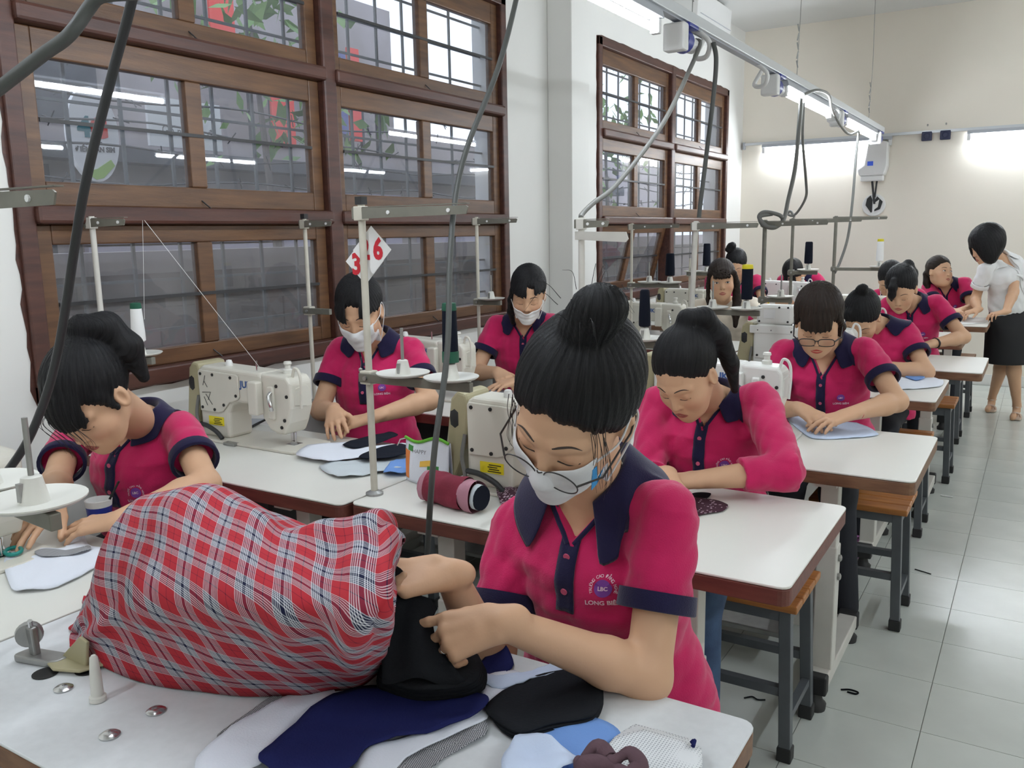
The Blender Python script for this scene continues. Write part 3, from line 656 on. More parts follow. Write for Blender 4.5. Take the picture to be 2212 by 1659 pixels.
# ---------------------------------------------------------------- thread stands
def make_stand(base, label, discs=(.125, .275), tz=1.105, top=(.33, 0.0), top2=None, m='steel_cream', H=1.53, dy=0.0, r=.0093, cap=False, tray=True, lean=(0, 0)):
    o = empty('thread_stand', (base[0], base[1], ZT)); tag(o, label, 'thread stand'); h = H - ZT; t = tz - ZT
    MB().tube([(0, 0, 0), (lean[0] * h, lean[1] * h, h)], r, 14).build('pole', m, o, smooth=50)
    MB().lathe([(.024, 0), (.024, .006), (.012, .012)], (0, 0, 0), 18).build('flange', 'steel_dull', o)
    ox, oy = lean[0] * t, lean[1] * t
    if tray:
        L = (max(discs) + .06) if discs else .13
        MB().bar((ox - .02, oy - .012, t - .022), (ox + L, oy - .012 + dy, t - .022), .016, .024).build('tray_arm', 'steel_arm', o, bevel=0.002)
        MB().box((ox - .018, oy - .018, t - .04), (ox + .02, oy + .014, t - .004)).build('clamp', m, o, bevel=0.003)
        MB().lathe([(.006, 0), (.006, .008)], (ox + .005, oy - .018, t - .022), 8, (0, -1, 0)).build('clamp_screw', 'steel_dull', o)
        for dx in discs:
            y = dy * dx / L - .012 + oy; x = dx + ox
            dsc = MB().lathe([(.0, .0), (.03, .0), (.062, .005), (.069, .010), (.069, .012), (.05, .009), (.02, .006), (.0, .006)], (x, y, t - .010), 30).build('spool_disc', 'plastic_disc', o, smooth=40)
            pg = MB().lathe([(.021, .006), (.018, .02), (.0135, .042), (.010, .044), (0, .044)], (x, y, t - .010), 16).build('peg', 'plastic_disc', o, smooth=40)
            MB().box((x - .004, y - .0205, t), (x + .004, y - .012, t + .026)).build('peg_slot', 'steel_dull', pg)
            MB().cyl((x, y, t + .03), (x, y, t + .115), .0042, n=8).build('spindle', 'steel_dull', o)
    tx, ty = lean[0] * h, lean[1] * h
    if top:
        MB().prism([(-.02, -.014), (top[0], -.010), (top[0] + .006, .006), (top[0], .010), (-.02, .014)], (tx, ty - .012, h - .022), (1, top[1], 0), (0, 0, 1), .003).build('top_arm', 'steel_arm', o)
        MB().prism([(-.02, 0), (top[0], 0), (top[0], .014), (-.02, .02)], (tx, ty - .012, h - .008), (1, top[1], 0), (0, 1, 0), .002).build('top_arm_flange', 'steel_arm', o)
        MB().box((tx - .014, ty - .016, h - .04), (tx + .014, ty + .012, h - .004)).build('top_clamp', m, o, bevel=0.002)
        for q in (.3, .85): MB().lathe([(.005, 0), (.005, .004)], (tx + top[0] * q, ty - .014 + top[0] * q * top[1], h - .022), 8, (0, -1, 0)).build('arm_screw', 'plastic_white', o)
    if top2:
        MB().prism([(-.02, -.013), (top2[0], -.022), (top2[0] + .01, -.012), (top2[0], .010), (-.02, .014)], (tx, ty - .012, h - top2[2]), (1, top2[1], 0), (0, 0, 1), .003).build('second_arm', 'steel_white', o)
        MB().lathe([(.006, 0), (.006, .008)], (tx + .07, ty - .03, h - top2[2]), 8, (0, -1, 0)).build('arm_screw', 'steel_dull', o)
    if cap: MB().box((tx - .011, ty - .011, h), (tx + .011, ty + .011, h + .02)).build('end_cap', 'rubber', o)
    return o

make_stand((-1.46, .66), 'thread stand with bare white discs on the pale grey table', (.145, .295), tz=1.10, top=(.345, .05), dy=-.035, H=1.53)
make_stand((-1.497, 1.70), 'thread stand carrying red number cards on a cream post', (.125, .276), top=(.335, 0), cap=True, r=.0095)
make_stand((-1.325, 2.60), 'tall white thread stand with two arms beside the pillar', (.095, .235), tz=1.108, top=(.10, .05), top2=(.20, -.35, .06), m='steel_white', H=1.50, r=.011)
make_stand((-1.36, 3.75), 'leaning thread stand whose disc bears the navy spool with yellow cap', (.10, .25), tz=1.115, top=(.28, -.1), H=1.49, lean=(.075, -.12), m='steel_white', r=.0115)
pR4 = aty(1650, 560, 4.63); make_stand((pR4[0], 4.63), 'thread stand with the coiled cable and a tilted grey disc', (.10,), tz=1.10, top=(.32, 0), H=1.50, m='steel_arm', r=.011)
pR5 = aty(1710, 560, 5.78); make_stand((pR5[0], 5.78), 'thin pale thread stand behind the coiled cable', (.11,), tz=1.19, top=(.42, 0), H=1.52, m='steel_arm', r=.010)
pR6 = aty(1802, 560, 6.80); make_stand((pR6[0], 6.80), 'thread stand with the white spool near the back wall', (.32,), tz=1.17, top=(.35, .05), H=1.54, m='steel_arm', r=.012)
make_stand((-2.655, 1.70), 'thread stand with the white spool under the first window', (.07, .185), tz=1.09, top=(.165, .1), H=1.53, m='steel_white', dy=.02)
make_stand((-2.60, 2.60), 'slim thread stand behind the first masked woman', (), tz=1.17, top=(.165, -.05), H=1.525, cap=True, r=.0085)
make_stand((-2.42, 3.60), 'slim thread stand behind the second masked woman', (.085,), tz=1.135, top=(.24, 0), H=1.535, m='steel_cream', r=.0085)
p = aty(1364, 600, 4.80); make_stand((p[0], 4.80), 'thin thread stand with black spool before the tilted sash', (.12, .25), tz=1.155, top=(.30, 0), H=1.50, r=.008)
p = aty(1490, 600, 6.08); make_stand((p[0], 6.08), 'thread stand holding the tilted black spool near the topknot', (.03, .13), tz=1.16, top=None, H=1.25, r=.009)

def make_spool(loc, label, h=.15, r0=.026, r1=.019, m='thread_navy', base=None, cap=None):
    o = empty('thread_spool', loc); tag(o, label, 'spool')
    MB().lathe([(r0 - .004, 0), (r0, .004), (r0, h * .25), (r1, h - .006), (r1 - .004, h)], (0, 0, 0), 20).build('thread', m, o, smooth=40)
    if base: MB().lathe([(r0 + .0012, 0), (r0 + .0012, h * .2), (r0 - .002, h * .21)], (0, 0, 0), 20).build('cone_foot', base, o, smooth=40)
    if cap: MB().lathe([(r1 - .001, h - .010), (r1 + .001, h - .006), (r1 - .001, h + .010), (.006, h + .012), (.006, h + .004)], (0, 0, 0), 20).build('cone_tip', cap, o, smooth=40)
    return o
D = .1385 - .0385
make_spool((-1.497 + .276, 1.70 - .012, 1.105 - .008 + .044 + .001), 'navy thread cone with green foot and tip behind the dark cable', .135, .0195, .0175, 'thread_navy', 'thread_green', 'thread_green')
make_spool((-2.655 + .185, 1.70 + .003, 1.09 + .037), 'white thread cone with green rim under the first window', .115, .0215, .017, 'thread_white', None, 'thread_green')
make_spool((-1.325 + .235, 2.588, 1.108 + .037), 'dark navy thread cone on a white disc beside the big bun', .12, .019, .0155)
make_spool((-1.36 + .25 + .028, 3.75 - .055, 1.115 + .037), 'navy thread cone with yellow tip before the cream sweater', .14, .024, .0235, 'thread_navy', None, 'yellow_plastic')
make_spool((pR6[0] + .32, 6.788, 1.17 + .037), 'white thread cone with yellow tip against the back wall', .15, .026, .022, 'thread_white', None, 'yellow_plastic')
p = aty(1364, 600, 4.80); make_spool((p[0] + .25, 4.788, 1.155 + .037), 'black thread cone before the tilted sash', .13, .028, .024)
p = aty(1490, 600, 6.08); make_spool((p[0] + .13, 6.068, 1.16 + .037), 'black thread cone beside the topknot', .16, .028, .024)
p = aty(1794, 600, 6.3); make_spool((pR5[0] + .11, 5.768, 1.19 + .037), 'black thread cone on the thin pale stand', .14, .026, .023)
# number cards hung on the post
for k, (c, s_, t_) in enumerate((((804, 540), .052, '26'), ((788, 564), .052, '3'))):
    P = aty(c[0], c[1], 1.722 + .012 * k)
    o = empty('number_card', P); tag(o, ('white diamond card printed with red 26', 'white diamond card printed with a red 3, half hidden')[k], 'sign')
    MB().prism([(0, -.062), (.050, 0), (0, .062), (-.050, 0)], (0, 0, 0), (.85, .527, 0), (0, 0, 1), .0012).build('card', 'paper', o)
    ua_, n_ = np.array([.85, .527, 0]), np.array([.527, -.85, 0])
    for ch, off, zo in ((('2', -.019, .0), ('6', .015, .0)) if k == 0 else (('3', -.022, -.010),)):
        flat_text('digit', ch, ua_ * off + n_ * .0022 + np.array([0, 0, zo]), ua_, (0, 0, 1), .074, 'red_print', o, .0032, sx=.66)
# loose threads
for k, (a, b) in enumerate(((((308, 476, 1.69), (312, 690, 1.70))), (((312, 476, 1.69), (562, 795, 1.97))))):
    tag(MB().tube([aty(*a), aty(*b)], .0007, 4).build('thread', 'thread_white'), ('white thread running up from the white spool', 'white thread slanting down to the scrawled machine')[k], 'thread')
# ---------------------------------------------------------------- implicit surfaces
F32 = np.float32
def nz(v): v = np.array(v, float); return v / max(np.linalg.norm(v), 1e-9)
class Prim:
    def __init__(s, lo, hi, fn, op='u', k=0.01): s.lo = np.array(lo, float); s.hi = np.array(hi, float); s.fn = fn; s.op = op; s.k = k
def comb(D, d, op, k):
    if op == 'u':
        h = np.maximum(k - np.abs(D - d), 0) / k; return np.minimum(D, d) - h * h * (k * 0.25)
    if op == 's': d = -d
    h = np.maximum(k - np.abs(D - d), 0) / k; return np.maximum(D, d) + h * h * (k * 0.25)
def polygonise(prims, lo, hi, h):
    lo = np.array(lo, float); hi = np.array(hi, float)
    ax = [np.arange(lo[i], hi[i] + h, h).astype(F32) for i in range(3)]
    D = np.full([len(a) for a in ax], 0.2, F32)
    for p in prims:
        m = p.k + 2.5 * h
        if p.op == 'i': sl = [(0, len(a)) for a in ax]
        else: sl = [(max(0, np.searchsorted(ax[i], p.lo[i] - m)), np.searchsorted(ax[i], p.hi[i] + m)) for i in range(3)]
        if any(b <= a for a, b in sl): continue
        S = tuple(slice(a, b) for a, b in sl)
        X, Y, Z = ax[0][S[0]][:, None, None], ax[1][S[1]][None, :, None], ax[2][S[2]][None, None, :]
        D[S] = comb(D[S], p.fn(X, Y, Z), p.op, p.k)
    return surface_nets(D, ax)
def surface_nets(D, ax):
    sg = D < 0
    nx, ny, nz_ = D.shape
    c = np.zeros((nx - 1, ny - 1, nz_ - 1), np.uint8)
    for i in (0, 1):
        for j in (0, 1):
            for k in (0, 1): c += sg[i:nx - 1 + i, j:ny - 1 + j, k:nz_ - 1 + k]
    act = (c > 0) & (c < 8); I = np.argwhere(act)
    if len(I) == 0: return np.zeros((0, 3)), np.zeros((0, 4), int)
    idx = np.full(act.shape, -1, np.int64); idx[act] = np.arange(len(I))
    acc = np.zeros((len(I), 3)); cnt = np.zeros(len(I))
    cor = {}
    for a in (0, 1):
        for b in (0, 1):
            for g in (0, 1): cor[a, b, g] = D[I[:, 0] + a, I[:, 1] + b, I[:, 2] + g].astype(float)
    for axis in range(3):
        for a in (0, 1):
            for b in (0, 1):
                o0 = [0, 0, 0]; o1 = [0, 0, 0]; oth = [q for q in range(3) if q != axis]
                o0[oth[0]] = o1[oth[0]] = a; o0[oth[1]] = o1[oth[1]] = b; o1[axis] = 1
                d0 = cor[tuple(o0)]; d1 = cor[tuple(o1)]; m = (d0 < 0) != (d1 < 0)
                t = np.where(m, d0 / np.where(np.abs(d0 - d1) < 1e-12, 1, d0 - d1), 0)
                pos = np.array(o0, float)[None, :].repeat(len(I), 0); pos[:, axis] += t
                acc[m] += pos[m]; cnt[m] += 1
    v = acc / cnt[:, None]
    V = np.stack([ax[q][I[:, q]] + v[:, q] * (ax[q][1] - ax[q][0]) for q in range(3)], 1).astype(float)
    Q = []
    for axis in range(3):
        b_, g_ = [(1, 2), (2, 0), (0, 1)][axis]
        s0 = [slice(None)] * 3; s1 = [slice(None)] * 3; s0[axis] = slice(0, -1); s1[axis] = slice(1, None)
        ch = sg[tuple(s0)] != sg[tuple(s1)]; E = np.argwhere(ch)
        ok = (E[:, b_] > 0) & (E[:, g_] > 0) & (E[:, b_] < D.shape[b_] - 1) & (E[:, g_] < D.shape[g_] - 1); E = E[ok]
        ins = sg[E[:, 0], E[:, 1], E[:, 2]]
        def cell(db, dg):
            e = E.copy(); e[:, b_] += db; e[:, g_] += dg; return idx[e[:, 0], e[:, 1], e[:, 2]]
        q = np.stack([cell(-1, -1), cell(0, -1), cell(0, 0), cell(-1, 0)], 1)
        q[~ins] = q[~ins][:, ::-1]; Q.append(q)
    Q = np.concatenate(Q); Q = Q[(Q >= 0).all(1)]
    return V, Q
def evalp(prims, P):
    P = np.asarray(P, float); D = np.full(len(P), 0.2)
    for p in prims: D = comb(D, p.fn(P[:, 0], P[:, 1], P[:, 2]), p.op, p.k)
    return D
def gradp(prims, P, e=0.002):
    return np.stack([(evalp(prims, P + np.eye(3)[i] * e) - evalp(prims, P - np.eye(3)[i] * e)) for i in range(3)], 1) / (2 * e)
def push_out(prims, P, off, it=4, both=False):
    P = np.array(P, float)
    for _ in range(it):
        d = evalp(prims, P); g = gradp(prims, P); n = np.linalg.norm(g, axis=1)[:, None]; g = g / np.maximum(n, 1e-6)
        mv = off - d
        if not both: mv = np.maximum(mv, 0)
        P = P + g * np.clip(mv, -.03, .03)[:, None]
    return P
def march(prims, O, dirn, n=60, tmax=0.5):
    """first hit of rays O + t*dirn"""
    O = np.asarray(O, float); t = np.zeros(len(O)); dirn = np.asarray(dirn, float)
    for _ in range(n):
        d = evalp(prims, O + dirn * t[:, None]); t = np.minimum(t + np.maximum(d, -.01) * .8, tmax)
    return O + dirn * t[:, None]
class Fr:
    def __init__(s, o, x, y, z): s.o = np.array(o, float); s.R = np.stack([nz(x), nz(y), nz(z)])
    def w(s, p): return s.o + np.array(p, float) @ s.R
    def loc(s, X, Y, Z):
        R, o = s.R.astype(F32), s.o.astype(F32); a, b, c = X - o[0], Y - o[1], Z - o[2]
        return [R[i, 0] * a + R[i, 1] * b + R[i, 2] * c for i in range(3)]
def ell(fr, c, r, op='u', k=.01):
    C = fr.w(c); m = max(r)
    def fn(X, Y, Z):
        x, y, z = fr.loc(X, Y, Z); x = (x - c[0]) / r[0]; y = (y - c[1]) / r[1]; z = (z - c[2]) / r[2]
        k0 = np.sqrt(x * x + y * y + z * z) + 1e-6; k1 = np.sqrt((x / r[0]) ** 2 + (y / r[1]) ** 2 + (z / r[2]) ** 2) + 1e-6
        return k0 * (k0 - 1) / k1
    return Prim(C - m, C + m, fn, op, k)
def rcone(a, b, ra, rb, op='u', k=.01, flat=1.0, nflat=None):
    a = np.array(a, float); b = np.array(b, float); d = b - a; L2 = max(float(d @ d), 1e-9); m = max(ra, rb)
    def fn(X, Y, Z):
        x, y, z = X - F32(a[0]), Y - F32(a[1]), Z - F32(a[2])
        t = np.clip((x * d[0] + y * d[1] + z * d[2]) / L2, 0, 1)
        ex, ey, ez = x - t * d[0], y - t * d[1], z - t * d[2]
        if nflat is not None:
            q = ex * nflat[0] + ey * nflat[1] + ez * nflat[2]; s_ = (1 / flat - 1)
            ex, ey, ez = ex + q * nflat[0] * s_, ey + q * nflat[1] * s_, ez + q * nflat[2] * s_
        return np.sqrt(ex * ex + ey * ey + ez * ez) - (ra + (rb - ra) * t)
    return Prim(np.minimum(a, b) - m, np.maximum(a, b) + m, fn, op, k)
def chain(pts, rs, k=.006, op='u'): return [rcone(pts[i], pts[i + 1], rs[i], rs[i + 1], op, k) for i in range(len(pts) - 1)]
def ccone(a, b, ra, rb, op='u', k=.01):
    """flat-ended cone"""
    a = np.array(a, float); b = np.array(b, float); d = b - a; L = np.linalg.norm(d); d = d / L; m = max(ra, rb)
    def fn(X, Y, Z):
        x, y, z = X - a[0], Y - a[1], Z - a[2]; s_ = x * d[0] + y * d[1] + z * d[2]; t = np.clip(s_ / L, 0, 1)
        ex, ey, ez = x - s_ * d[0], y - s_ * d[1], z - s_ * d[2]
        return np.maximum(np.sqrt(ex * ex + ey * ey + ez * ez) - (ra + (rb - ra) * t), np.maximum(s_ - L, -s_ - .02))
    return Prim(np.minimum(a, b) - m, np.maximum(a, b) + m, fn, op, k)
def tor(fr, L, secs, infl=0.0, op='u', k=.03):
    """elliptic column along +z of frame; secs (t, w, d, yoff)"""
    S = np.array(secs, float)
    def fn(X, Y, Z):
        x, y, z = fr.loc(X, Y, Z); t = np.clip(z / L, 0, 1)
        w = np.interp(t, S[:, 0], S[:, 1]) + infl; d = np.interp(t, S[:, 0], S[:, 2]) + infl; yo = np.interp(t, S[:, 0], S[:, 3])
        q = np.sqrt((x / w) ** 2 + ((y - yo) / d) ** 2) + 1e-6; g = np.sqrt((x / w / w) ** 2 + ((y - yo) / d / d) ** 2) + 1e-6
        dd = q * (q - 1) / g
        return np.maximum(dd, np.maximum(z - L - infl * .3, -z - .02)).astype(F32)
    C0, C1 = fr.w((0, 0, 0)), fr.w((0, 0, L)); m = max(S[:, 1].max(), S[:, 2].max()) + infl + .05
    return Prim(np.minimum(C0, C1) - m, np.maximum(C0, C1) + m, fn, op, k)
def fnprim(lo, hi, fn, op, k=.006): return Prim(lo, hi, fn, op, k)
def chunked(prims, boxes, lo, hi, hc, hf):
    """coarse mesh over lo..hi plus fine meshes over boxes, in one vertex list"""
    V, Q = polygonise(prims, lo, hi, hc); Vs = []; Qs = []; off = 0
    cen = V[Q].mean(1); keep = np.ones(len(Q), bool)
    for (bl, bh) in boxes:
        ins = ((cen > np.array(bl) + hc * .8) & (cen < np.array(bh) - hc * .8)).all(1); keep &= ~ins
    Vs.append(V); Qs.append(Q[keep]); off = len(V)
    for (bl, bh) in boxes:
        v, q = polygonise(prims, bl, bh, hf); Vs.append(v); Qs.append(q + off); off += len(v)
    return np.concatenate(Vs), np.concatenate(Qs)
def mesh_obj(name, V, Q, m, parent=None, origin=None, attr=None, smooth=180):
    used = np.unique(Q); mp = np.full(len(V), -1); mp[used] = np.arange(len(used)); V = V[used]; Q = mp[Q]
    o_ = np.zeros(3) if origin is None else np.array(origin, float)
    me = bpy.data.meshes.new(name); n = len(Q)
    me.vertices.add(len(V)); me.vertices.foreach_set('co', (V - o_).astype(F32).ravel())
    me.loops.add(n * 4); me.loops.foreach_set('vertex_index', Q.astype(np.int32).ravel())
    me.polygons.add(n); me.polygons.foreach_set('loop_start', np.arange(0, n * 4, 4, dtype=np.int32))
    me.update(calc_edges=True); me.validate()
    if attr:
        for nm, (dt, fn) in attr.items():
            val = fn(V)
            if dt == 'col':
                a = me.color_attributes.new(nm, 'FLOAT_COLOR', 'POINT'); a.data.foreach_set('color', np.concatenate([val, np.ones((len(val), 1))], 1).astype(F32).ravel())
            else:
                a = me.attributes.new(nm, 'FLOAT_VECTOR', 'POINT'); a.data.foreach_set('vector', val.astype(F32).ravel())
    return link(name, me, m, parent, smooth)

# ---------------------------------------------------------------- figure materials
def skinmat():
    m = mat('skin', (0.6, 0.38, 0.26), 0.52, spec=0.35); nt = m.node_tree; b = nt.nodes['Principled BSDF']
    a = nt.nodes.new('ShaderNodeVertexColor'); a.layer_name = 'Col'; nt.links.new(a.outputs['Color'], b.inputs['Base Color'])
    tc = nt.nodes.new('ShaderNodeTexCoord'); n = nt.nodes.new('ShaderNodeTexNoise'); n.inputs['Scale'].default_value = 260
    nt.links.new(tc.outputs['Object'], n.inputs['Vector']); bp = nt.nodes.new('ShaderNodeBump'); bp.inputs['Strength'].default_value = .06; bp.inputs['Distance'].default_value = .002
    nt.links.new(n.outputs['Fac'], bp.inputs['Height']); nt.links.new(bp.outputs['Normal'], b.inputs['Normal'])
skinmat()
def hairmat(name, c1, c2):
    m = mat(name, c1, 0.40, spec=0.16); nt = m.node_tree; b = nt.nodes['Principled BSDF']
    a = nt.nodes.new('ShaderNodeAttribute'); a.attribute_name = 'hairuv'
    mp = nt.nodes.new('ShaderNodeMapping'); mp.inputs['Scale'].default_value = (38, 5, 1); nt.links.new(a.outputs['Vector'], mp.inputs['Vector'])
    n = nt.nodes.new('ShaderNodeTexNoise'); n.inputs['Scale'].default_value = 1.0; n.inputs['Detail'].default_value = 5; n.inputs['Roughness'].default_value = .7
    nt.links.new(mp.outputs['Vector'], n.inputs['Vector'])
    r = nt.nodes.new('ShaderNodeValToRGB'); r.color_ramp.elements[0].color = (*c1, 1); r.color_ramp.elements[1].color = (*c2, 1)
    r.color_ramp.elements[0].position = .35; r.color_ramp.elements[1].position = .75
    nt.links.new(n.outputs['Fac'], r.inputs['Fac']); nt.links.new(r.outputs['Color'], b.inputs['Base Color'])
    bp = nt.nodes.new('ShaderNodeBump'); bp.inputs['Strength'].default_value = .55; bp.inputs['Distance'].default_value = .006
    nt.links.new(n.outputs['Fac'], bp.inputs['Height']); nt.links.new(bp.outputs['Normal'], b.inputs['Normal'])
hairmat('hair_black', (0.006, 0.006, 0.007), (0.022, 0.021, 0.022))
hairmat('hair_brown', (0.010, 0.007, 0.006), (0.045, 0.028, 0.020))
mat('hair_strand', (0.008, 0.007, 0.007), 0.5)
mat('polo_pink', rgb(192, 32, 90), 0.85, var=0.05, vscale=25, bump=0.25, bscale=420, sheen=0.25, spec=0.2)
mat('polo_navy', rgb(28, 24, 58), 0.85, bump=0.25, bscale=420, sheen=0.2, spec=0.2, var=0.06, vscale=30)
mat('sweater', rgb(226, 214, 196), 0.9, bump=0.3, bscale=200, sheen=0.3)
mat('blouse_white', (0.80, 0.80, 0.80), 0.75, bump=0.15, bscale=150)
mat('jeans', rgb(62, 86, 118), 0.85, col2=rgb(44, 62, 92), vscale=14, bump=0.3, bscale=300)
mat('trousers_dark', rgb(30, 32, 40), 0.85, bump=0.2, bscale=200)
mat('mask_fabric', (0.70, 0.70, 0.71), 0.8, bump=0.15, bscale=160)
mat('mask_white', (0.78, 0.77, 0.77), 0.8, bump=0.1, bscale=160)
mat('lips', rgb(160, 78, 72), 0.4); mat('lips_red', rgb(168, 58, 50), 0.4)
mat('eye_white', rgb(225, 220, 215), 0.3); mat('iris', (0.01, 0.007, 0.006), 0.2); mat('brow', (0.05, 0.035, 0.028), 0.9)
mat('button_pink', rgb(206, 92, 124), 0.4)
mat('logo_purple', rgb(120, 60, 150), 0.7); mat('logo_white', rgb(232, 200, 214), 0.7)
mat('shoe_black', (0.02, 0.02, 0.022), 0.5); mat('shoe_white', (0.7, 0.68, 0.64), 0.6); mat('shoe_pink', rgb(206, 130, 200), 0.6)
def polka():
    m = M('shoe_pink'); nt = m.node_tree; tc = nt.nodes.new('ShaderNodeTexCoord'); v = nt.nodes.new('ShaderNodeTexVoronoi'); v.inputs['Scale'].default_value = 55; v.inputs['Randomness'].default_value = .3; nt.links.new(tc.outputs['Object'], v.inputs['Vector'])
    r = nt.nodes.new('ShaderNodeValToRGB'); r.color_ramp.interpolation = 'CONSTANT'; r.color_ramp.elements[0].color = (.02, .01, .03, 1); r.color_ramp.elements[1].position = .24; r.color_ramp.elements[1].color = (*rgb(206, 130, 200), 1)
    nt.links.new(v.outputs['Distance'], r.inputs['Fac']); nt.links.new(r.outputs['Color'], nt.nodes['Principled BSDF'].inputs['Base Color'])
polka()
mat('lens_frame', (0.02, 0.018, 0.018), 0.35)
mat('silver', (0.7, 0.7, 0.7), 0.2, 1.0)

SKIN = np.array(rgb(206, 164, 132))
def make_hand(W, d, n, side, sc=1.0, curl=(25, 30, 32, 36), spread=1.0, thumb=(0.62, 0.62, -0.30), tcurl=20):
    """prims of one hand. W wrist, d finger direction, n back-of-hand normal, side 'R' or 'L'"""
    d = nz(d); n = np.array(n, float); n = nz(n - (n @ d) * d); t = np.cross(n, d) if side == 'R' else np.cross(d, n)
    W = np.array(W, float); P = []; tips = []; make_hand.joints = []
    base = [(.030, .086), (.010, .090), (-.011, .086), (-.029, .078)]; lens = [.066, .074, .068, .053]; fan = [7, 1, -5, -12]; rad = [.0085, .0088, .0083, .0073]
    P.append(rcone(W - d * .02 * sc, W + d * .03 * sc, .023 * sc, .024 * sc, k=.014, flat=.68, nflat=n))
    for i in range(4):
        kn = W + (t * base[i][0] + d * base[i][1] + n * (.004 - .003 * abs(i - 1.3))) * sc
        P.append(rcone(W + (t * base[i][0] * .55 + d * .012) * sc, kn, .0125 * sc, .0110 * sc, k=.012))
        a = math.radians(fan[i] * spread); dr = nz(d * math.cos(a) + t * math.sin(a)); pt = kn; c = 0; nn = n
        for j, f in enumerate((.46, .30, .24)):
            c += math.radians(curl[i] * (1.0, 1.25, .8)[j]); q = nz(dr * math.cos(c) - n * math.sin(c)); nx_ = pt + q * lens[i] * f * sc
            P.append(rcone(pt, nx_, rad[i] * sc * (1 - .09 * j), rad[i] * sc * (1 - .09 * (j + 1)), k=.0035 if j else .007)); pt = nx_
        tips.append(pt); make_hand.joints.append((kn, nz(dr * math.cos(math.radians(curl[i])) - n * math.sin(math.radians(curl[i]))), rad[i] * sc, lens[i] * .46 * sc))
    tb = W + (d * .022 + t * .022 - n * .004) * sc; dt = nz(d * thumb[0] + t * thumb[1] + n * thumb[2])
    t1 = tb + dt * .038 * sc; d2 = nz(dt + d * math.sin(math.radians(tcurl)) * .8 - t * math.sin(math.radians(tcurl)) * .5); t2 = t1 + d2 * .030 * sc; t3 = t2 + nz(d2 + d * .15) * .024 * sc
    P += [rcone(tb, t1, .0145 * sc, .0105 * sc, k=.012), rcone(t1, t2, .0102 * sc, .0092 * sc, k=.004), rcone(t2, t3, .0092 * sc, .0075 * sc, k=.004)]
    return P, tips + [t3]
def make_person(sp):
    g = sp.get; hs = g('hs', 1.0); N = np.array(sp['N'], float); Pv = np.array(sp['P'], float)
    S = [np.array(sp['SA'], float), np.array(sp['SB'], float)]; E = [np.array(sp['EA'], float), np.array(sp['EB'], float)]; Wr = [np.array(sp['WA'], float), np.array(sp['WB'], float)]
    yaw, pit, rol = [math.radians(v) for v in sp['head'][1]]; C = np.array(sp['head'][0], float)
    f = np.array([math.sin(yaw) * math.cos(pit), -math.cos(yaw) * math.cos(pit), -math.sin(pit)]); r = nz(np.cross([0, 0, 1], f)); u = np.cross(f, r)
    r, u = r * math.cos(rol) + u * math.sin(rol), u * math.cos(rol) - r * math.sin(rol)
    H = Fr(C, r, f, u); H.R = H.R / hs   # local coords divided by head scale
    def hw(p): return C + (np.array(p, float) * hs) @ np.stack([r, f, u])
    dist = float(np.linalg.norm(C - CAMP)); hf = g('hf', max(.0024, dist * .0012)); hc = g('hc', max(.006, dist * .0021))
    def hell(c, rr, op='u', k=.01):
        p = ell(H, c, rr, op, k); p0 = p.fn; p.fn = lambda X, Y, Z: p0(X, Y, Z) * hs
        cc = hw(c); p.lo = cc - max(rr) * hs; p.hi = cc + max(rr) * hs; return p
    def hcap(a, b, ra, rb, op='u', k=.01): return rcone(hw(a), hw(b), ra * hs, rb * hs, op, k)
    # torso frame
    tr = nz(S[1] - S[0]); tu = nz(N - Pv); tf = nz(np.cross(tr, tu)) * 1.0
    if g('flip'): tf = -tf
    tr = np.cross(tu, tf) * 1.0
    if tr @ (S[1] - S[0]) < 0: tr = -tr
    T = Fr(Pv, tr, tf, tu); L = float(np.linalg.norm(N - Pv)); tw = g('tw', 1.0); sw = float(np.linalg.norm(S[1] - S[0])) / 2
    secs = [(0, .165 * tw, .115, 0), (.18, .160 * tw, .112, 0), (.42, .128 * tw, .095, .004), (.66, .142 * tw, .105, .012), (.80, .145 * tw, .098, .006), (.92, .11 * tw, .066, -.006), (1.0, .06, .048, -.008)]
    nk0 = N + tu * -.01 + tf * -.012; nk1 = hw((0, -.022, -.055))
    head = [hell((0, -.012, .030), (.072, .092, .082)), hell((0, .028, -.030), (.062, .064, .082), k=.03), hell((0, .048, -.082), (.044, .040, .034), k=.03), hcap((0, .070, -.099), (0, .066, -.100), .018, .018, k=.02),
            hell((.036, .052, -.036), (.027, .030, .030), k=.02), hell((-.036, .052, -.036), (.027, .030, .030), k=.02),
            hcap((.012, .080, .014), (.044, .066, .012), .009, .008, k=.012), hcap((-.012, .080, .014), (-.044, .066, .012), .009, .008, k=.012),
            hell((.031, .096, -.008), (.015, .012, .009), 's', .012), hell((-.031, .096, -.008), (.015, .012, .009), 's', .012),
            hell((.031, .072, -.008), (.0155, .0135, .0105), k=.005), hell((-.031, .072, -.008), (.0155, .0135, .0105), k=.005),
            hcap((0, .082, .004), (0, .098, -.036), .007, .0095, k=.008), hcap((.0105, .090, -.041), (.0105, .086, -.040), .0068, .006, k=.005), hcap((-.0105, .090, -.041), (-.0105, .086, -.040), .0068, .006, k=.005),
            hell((0, .074, -.070), (.026, .018, .018), k=.012),
            hcap((-.016, .085, -.066), (.016, .085, -.066), .0042, .0042, k=.005), hcap((-.014, .084, -.075), (.014, .084, -.075), .0052, .0052, k=.005), hell((0, .096, -.0705), (.022, .006, .0012), 's', .003)]
    for s_ in (-1, 1):
        head += [hell((s_ * .074, -.004, -.012), (.008, .018, .031), k=.008), hell((s_ * .080, .002, -.010), (.005, .009, .018), 's', .004)]
    nr = .046
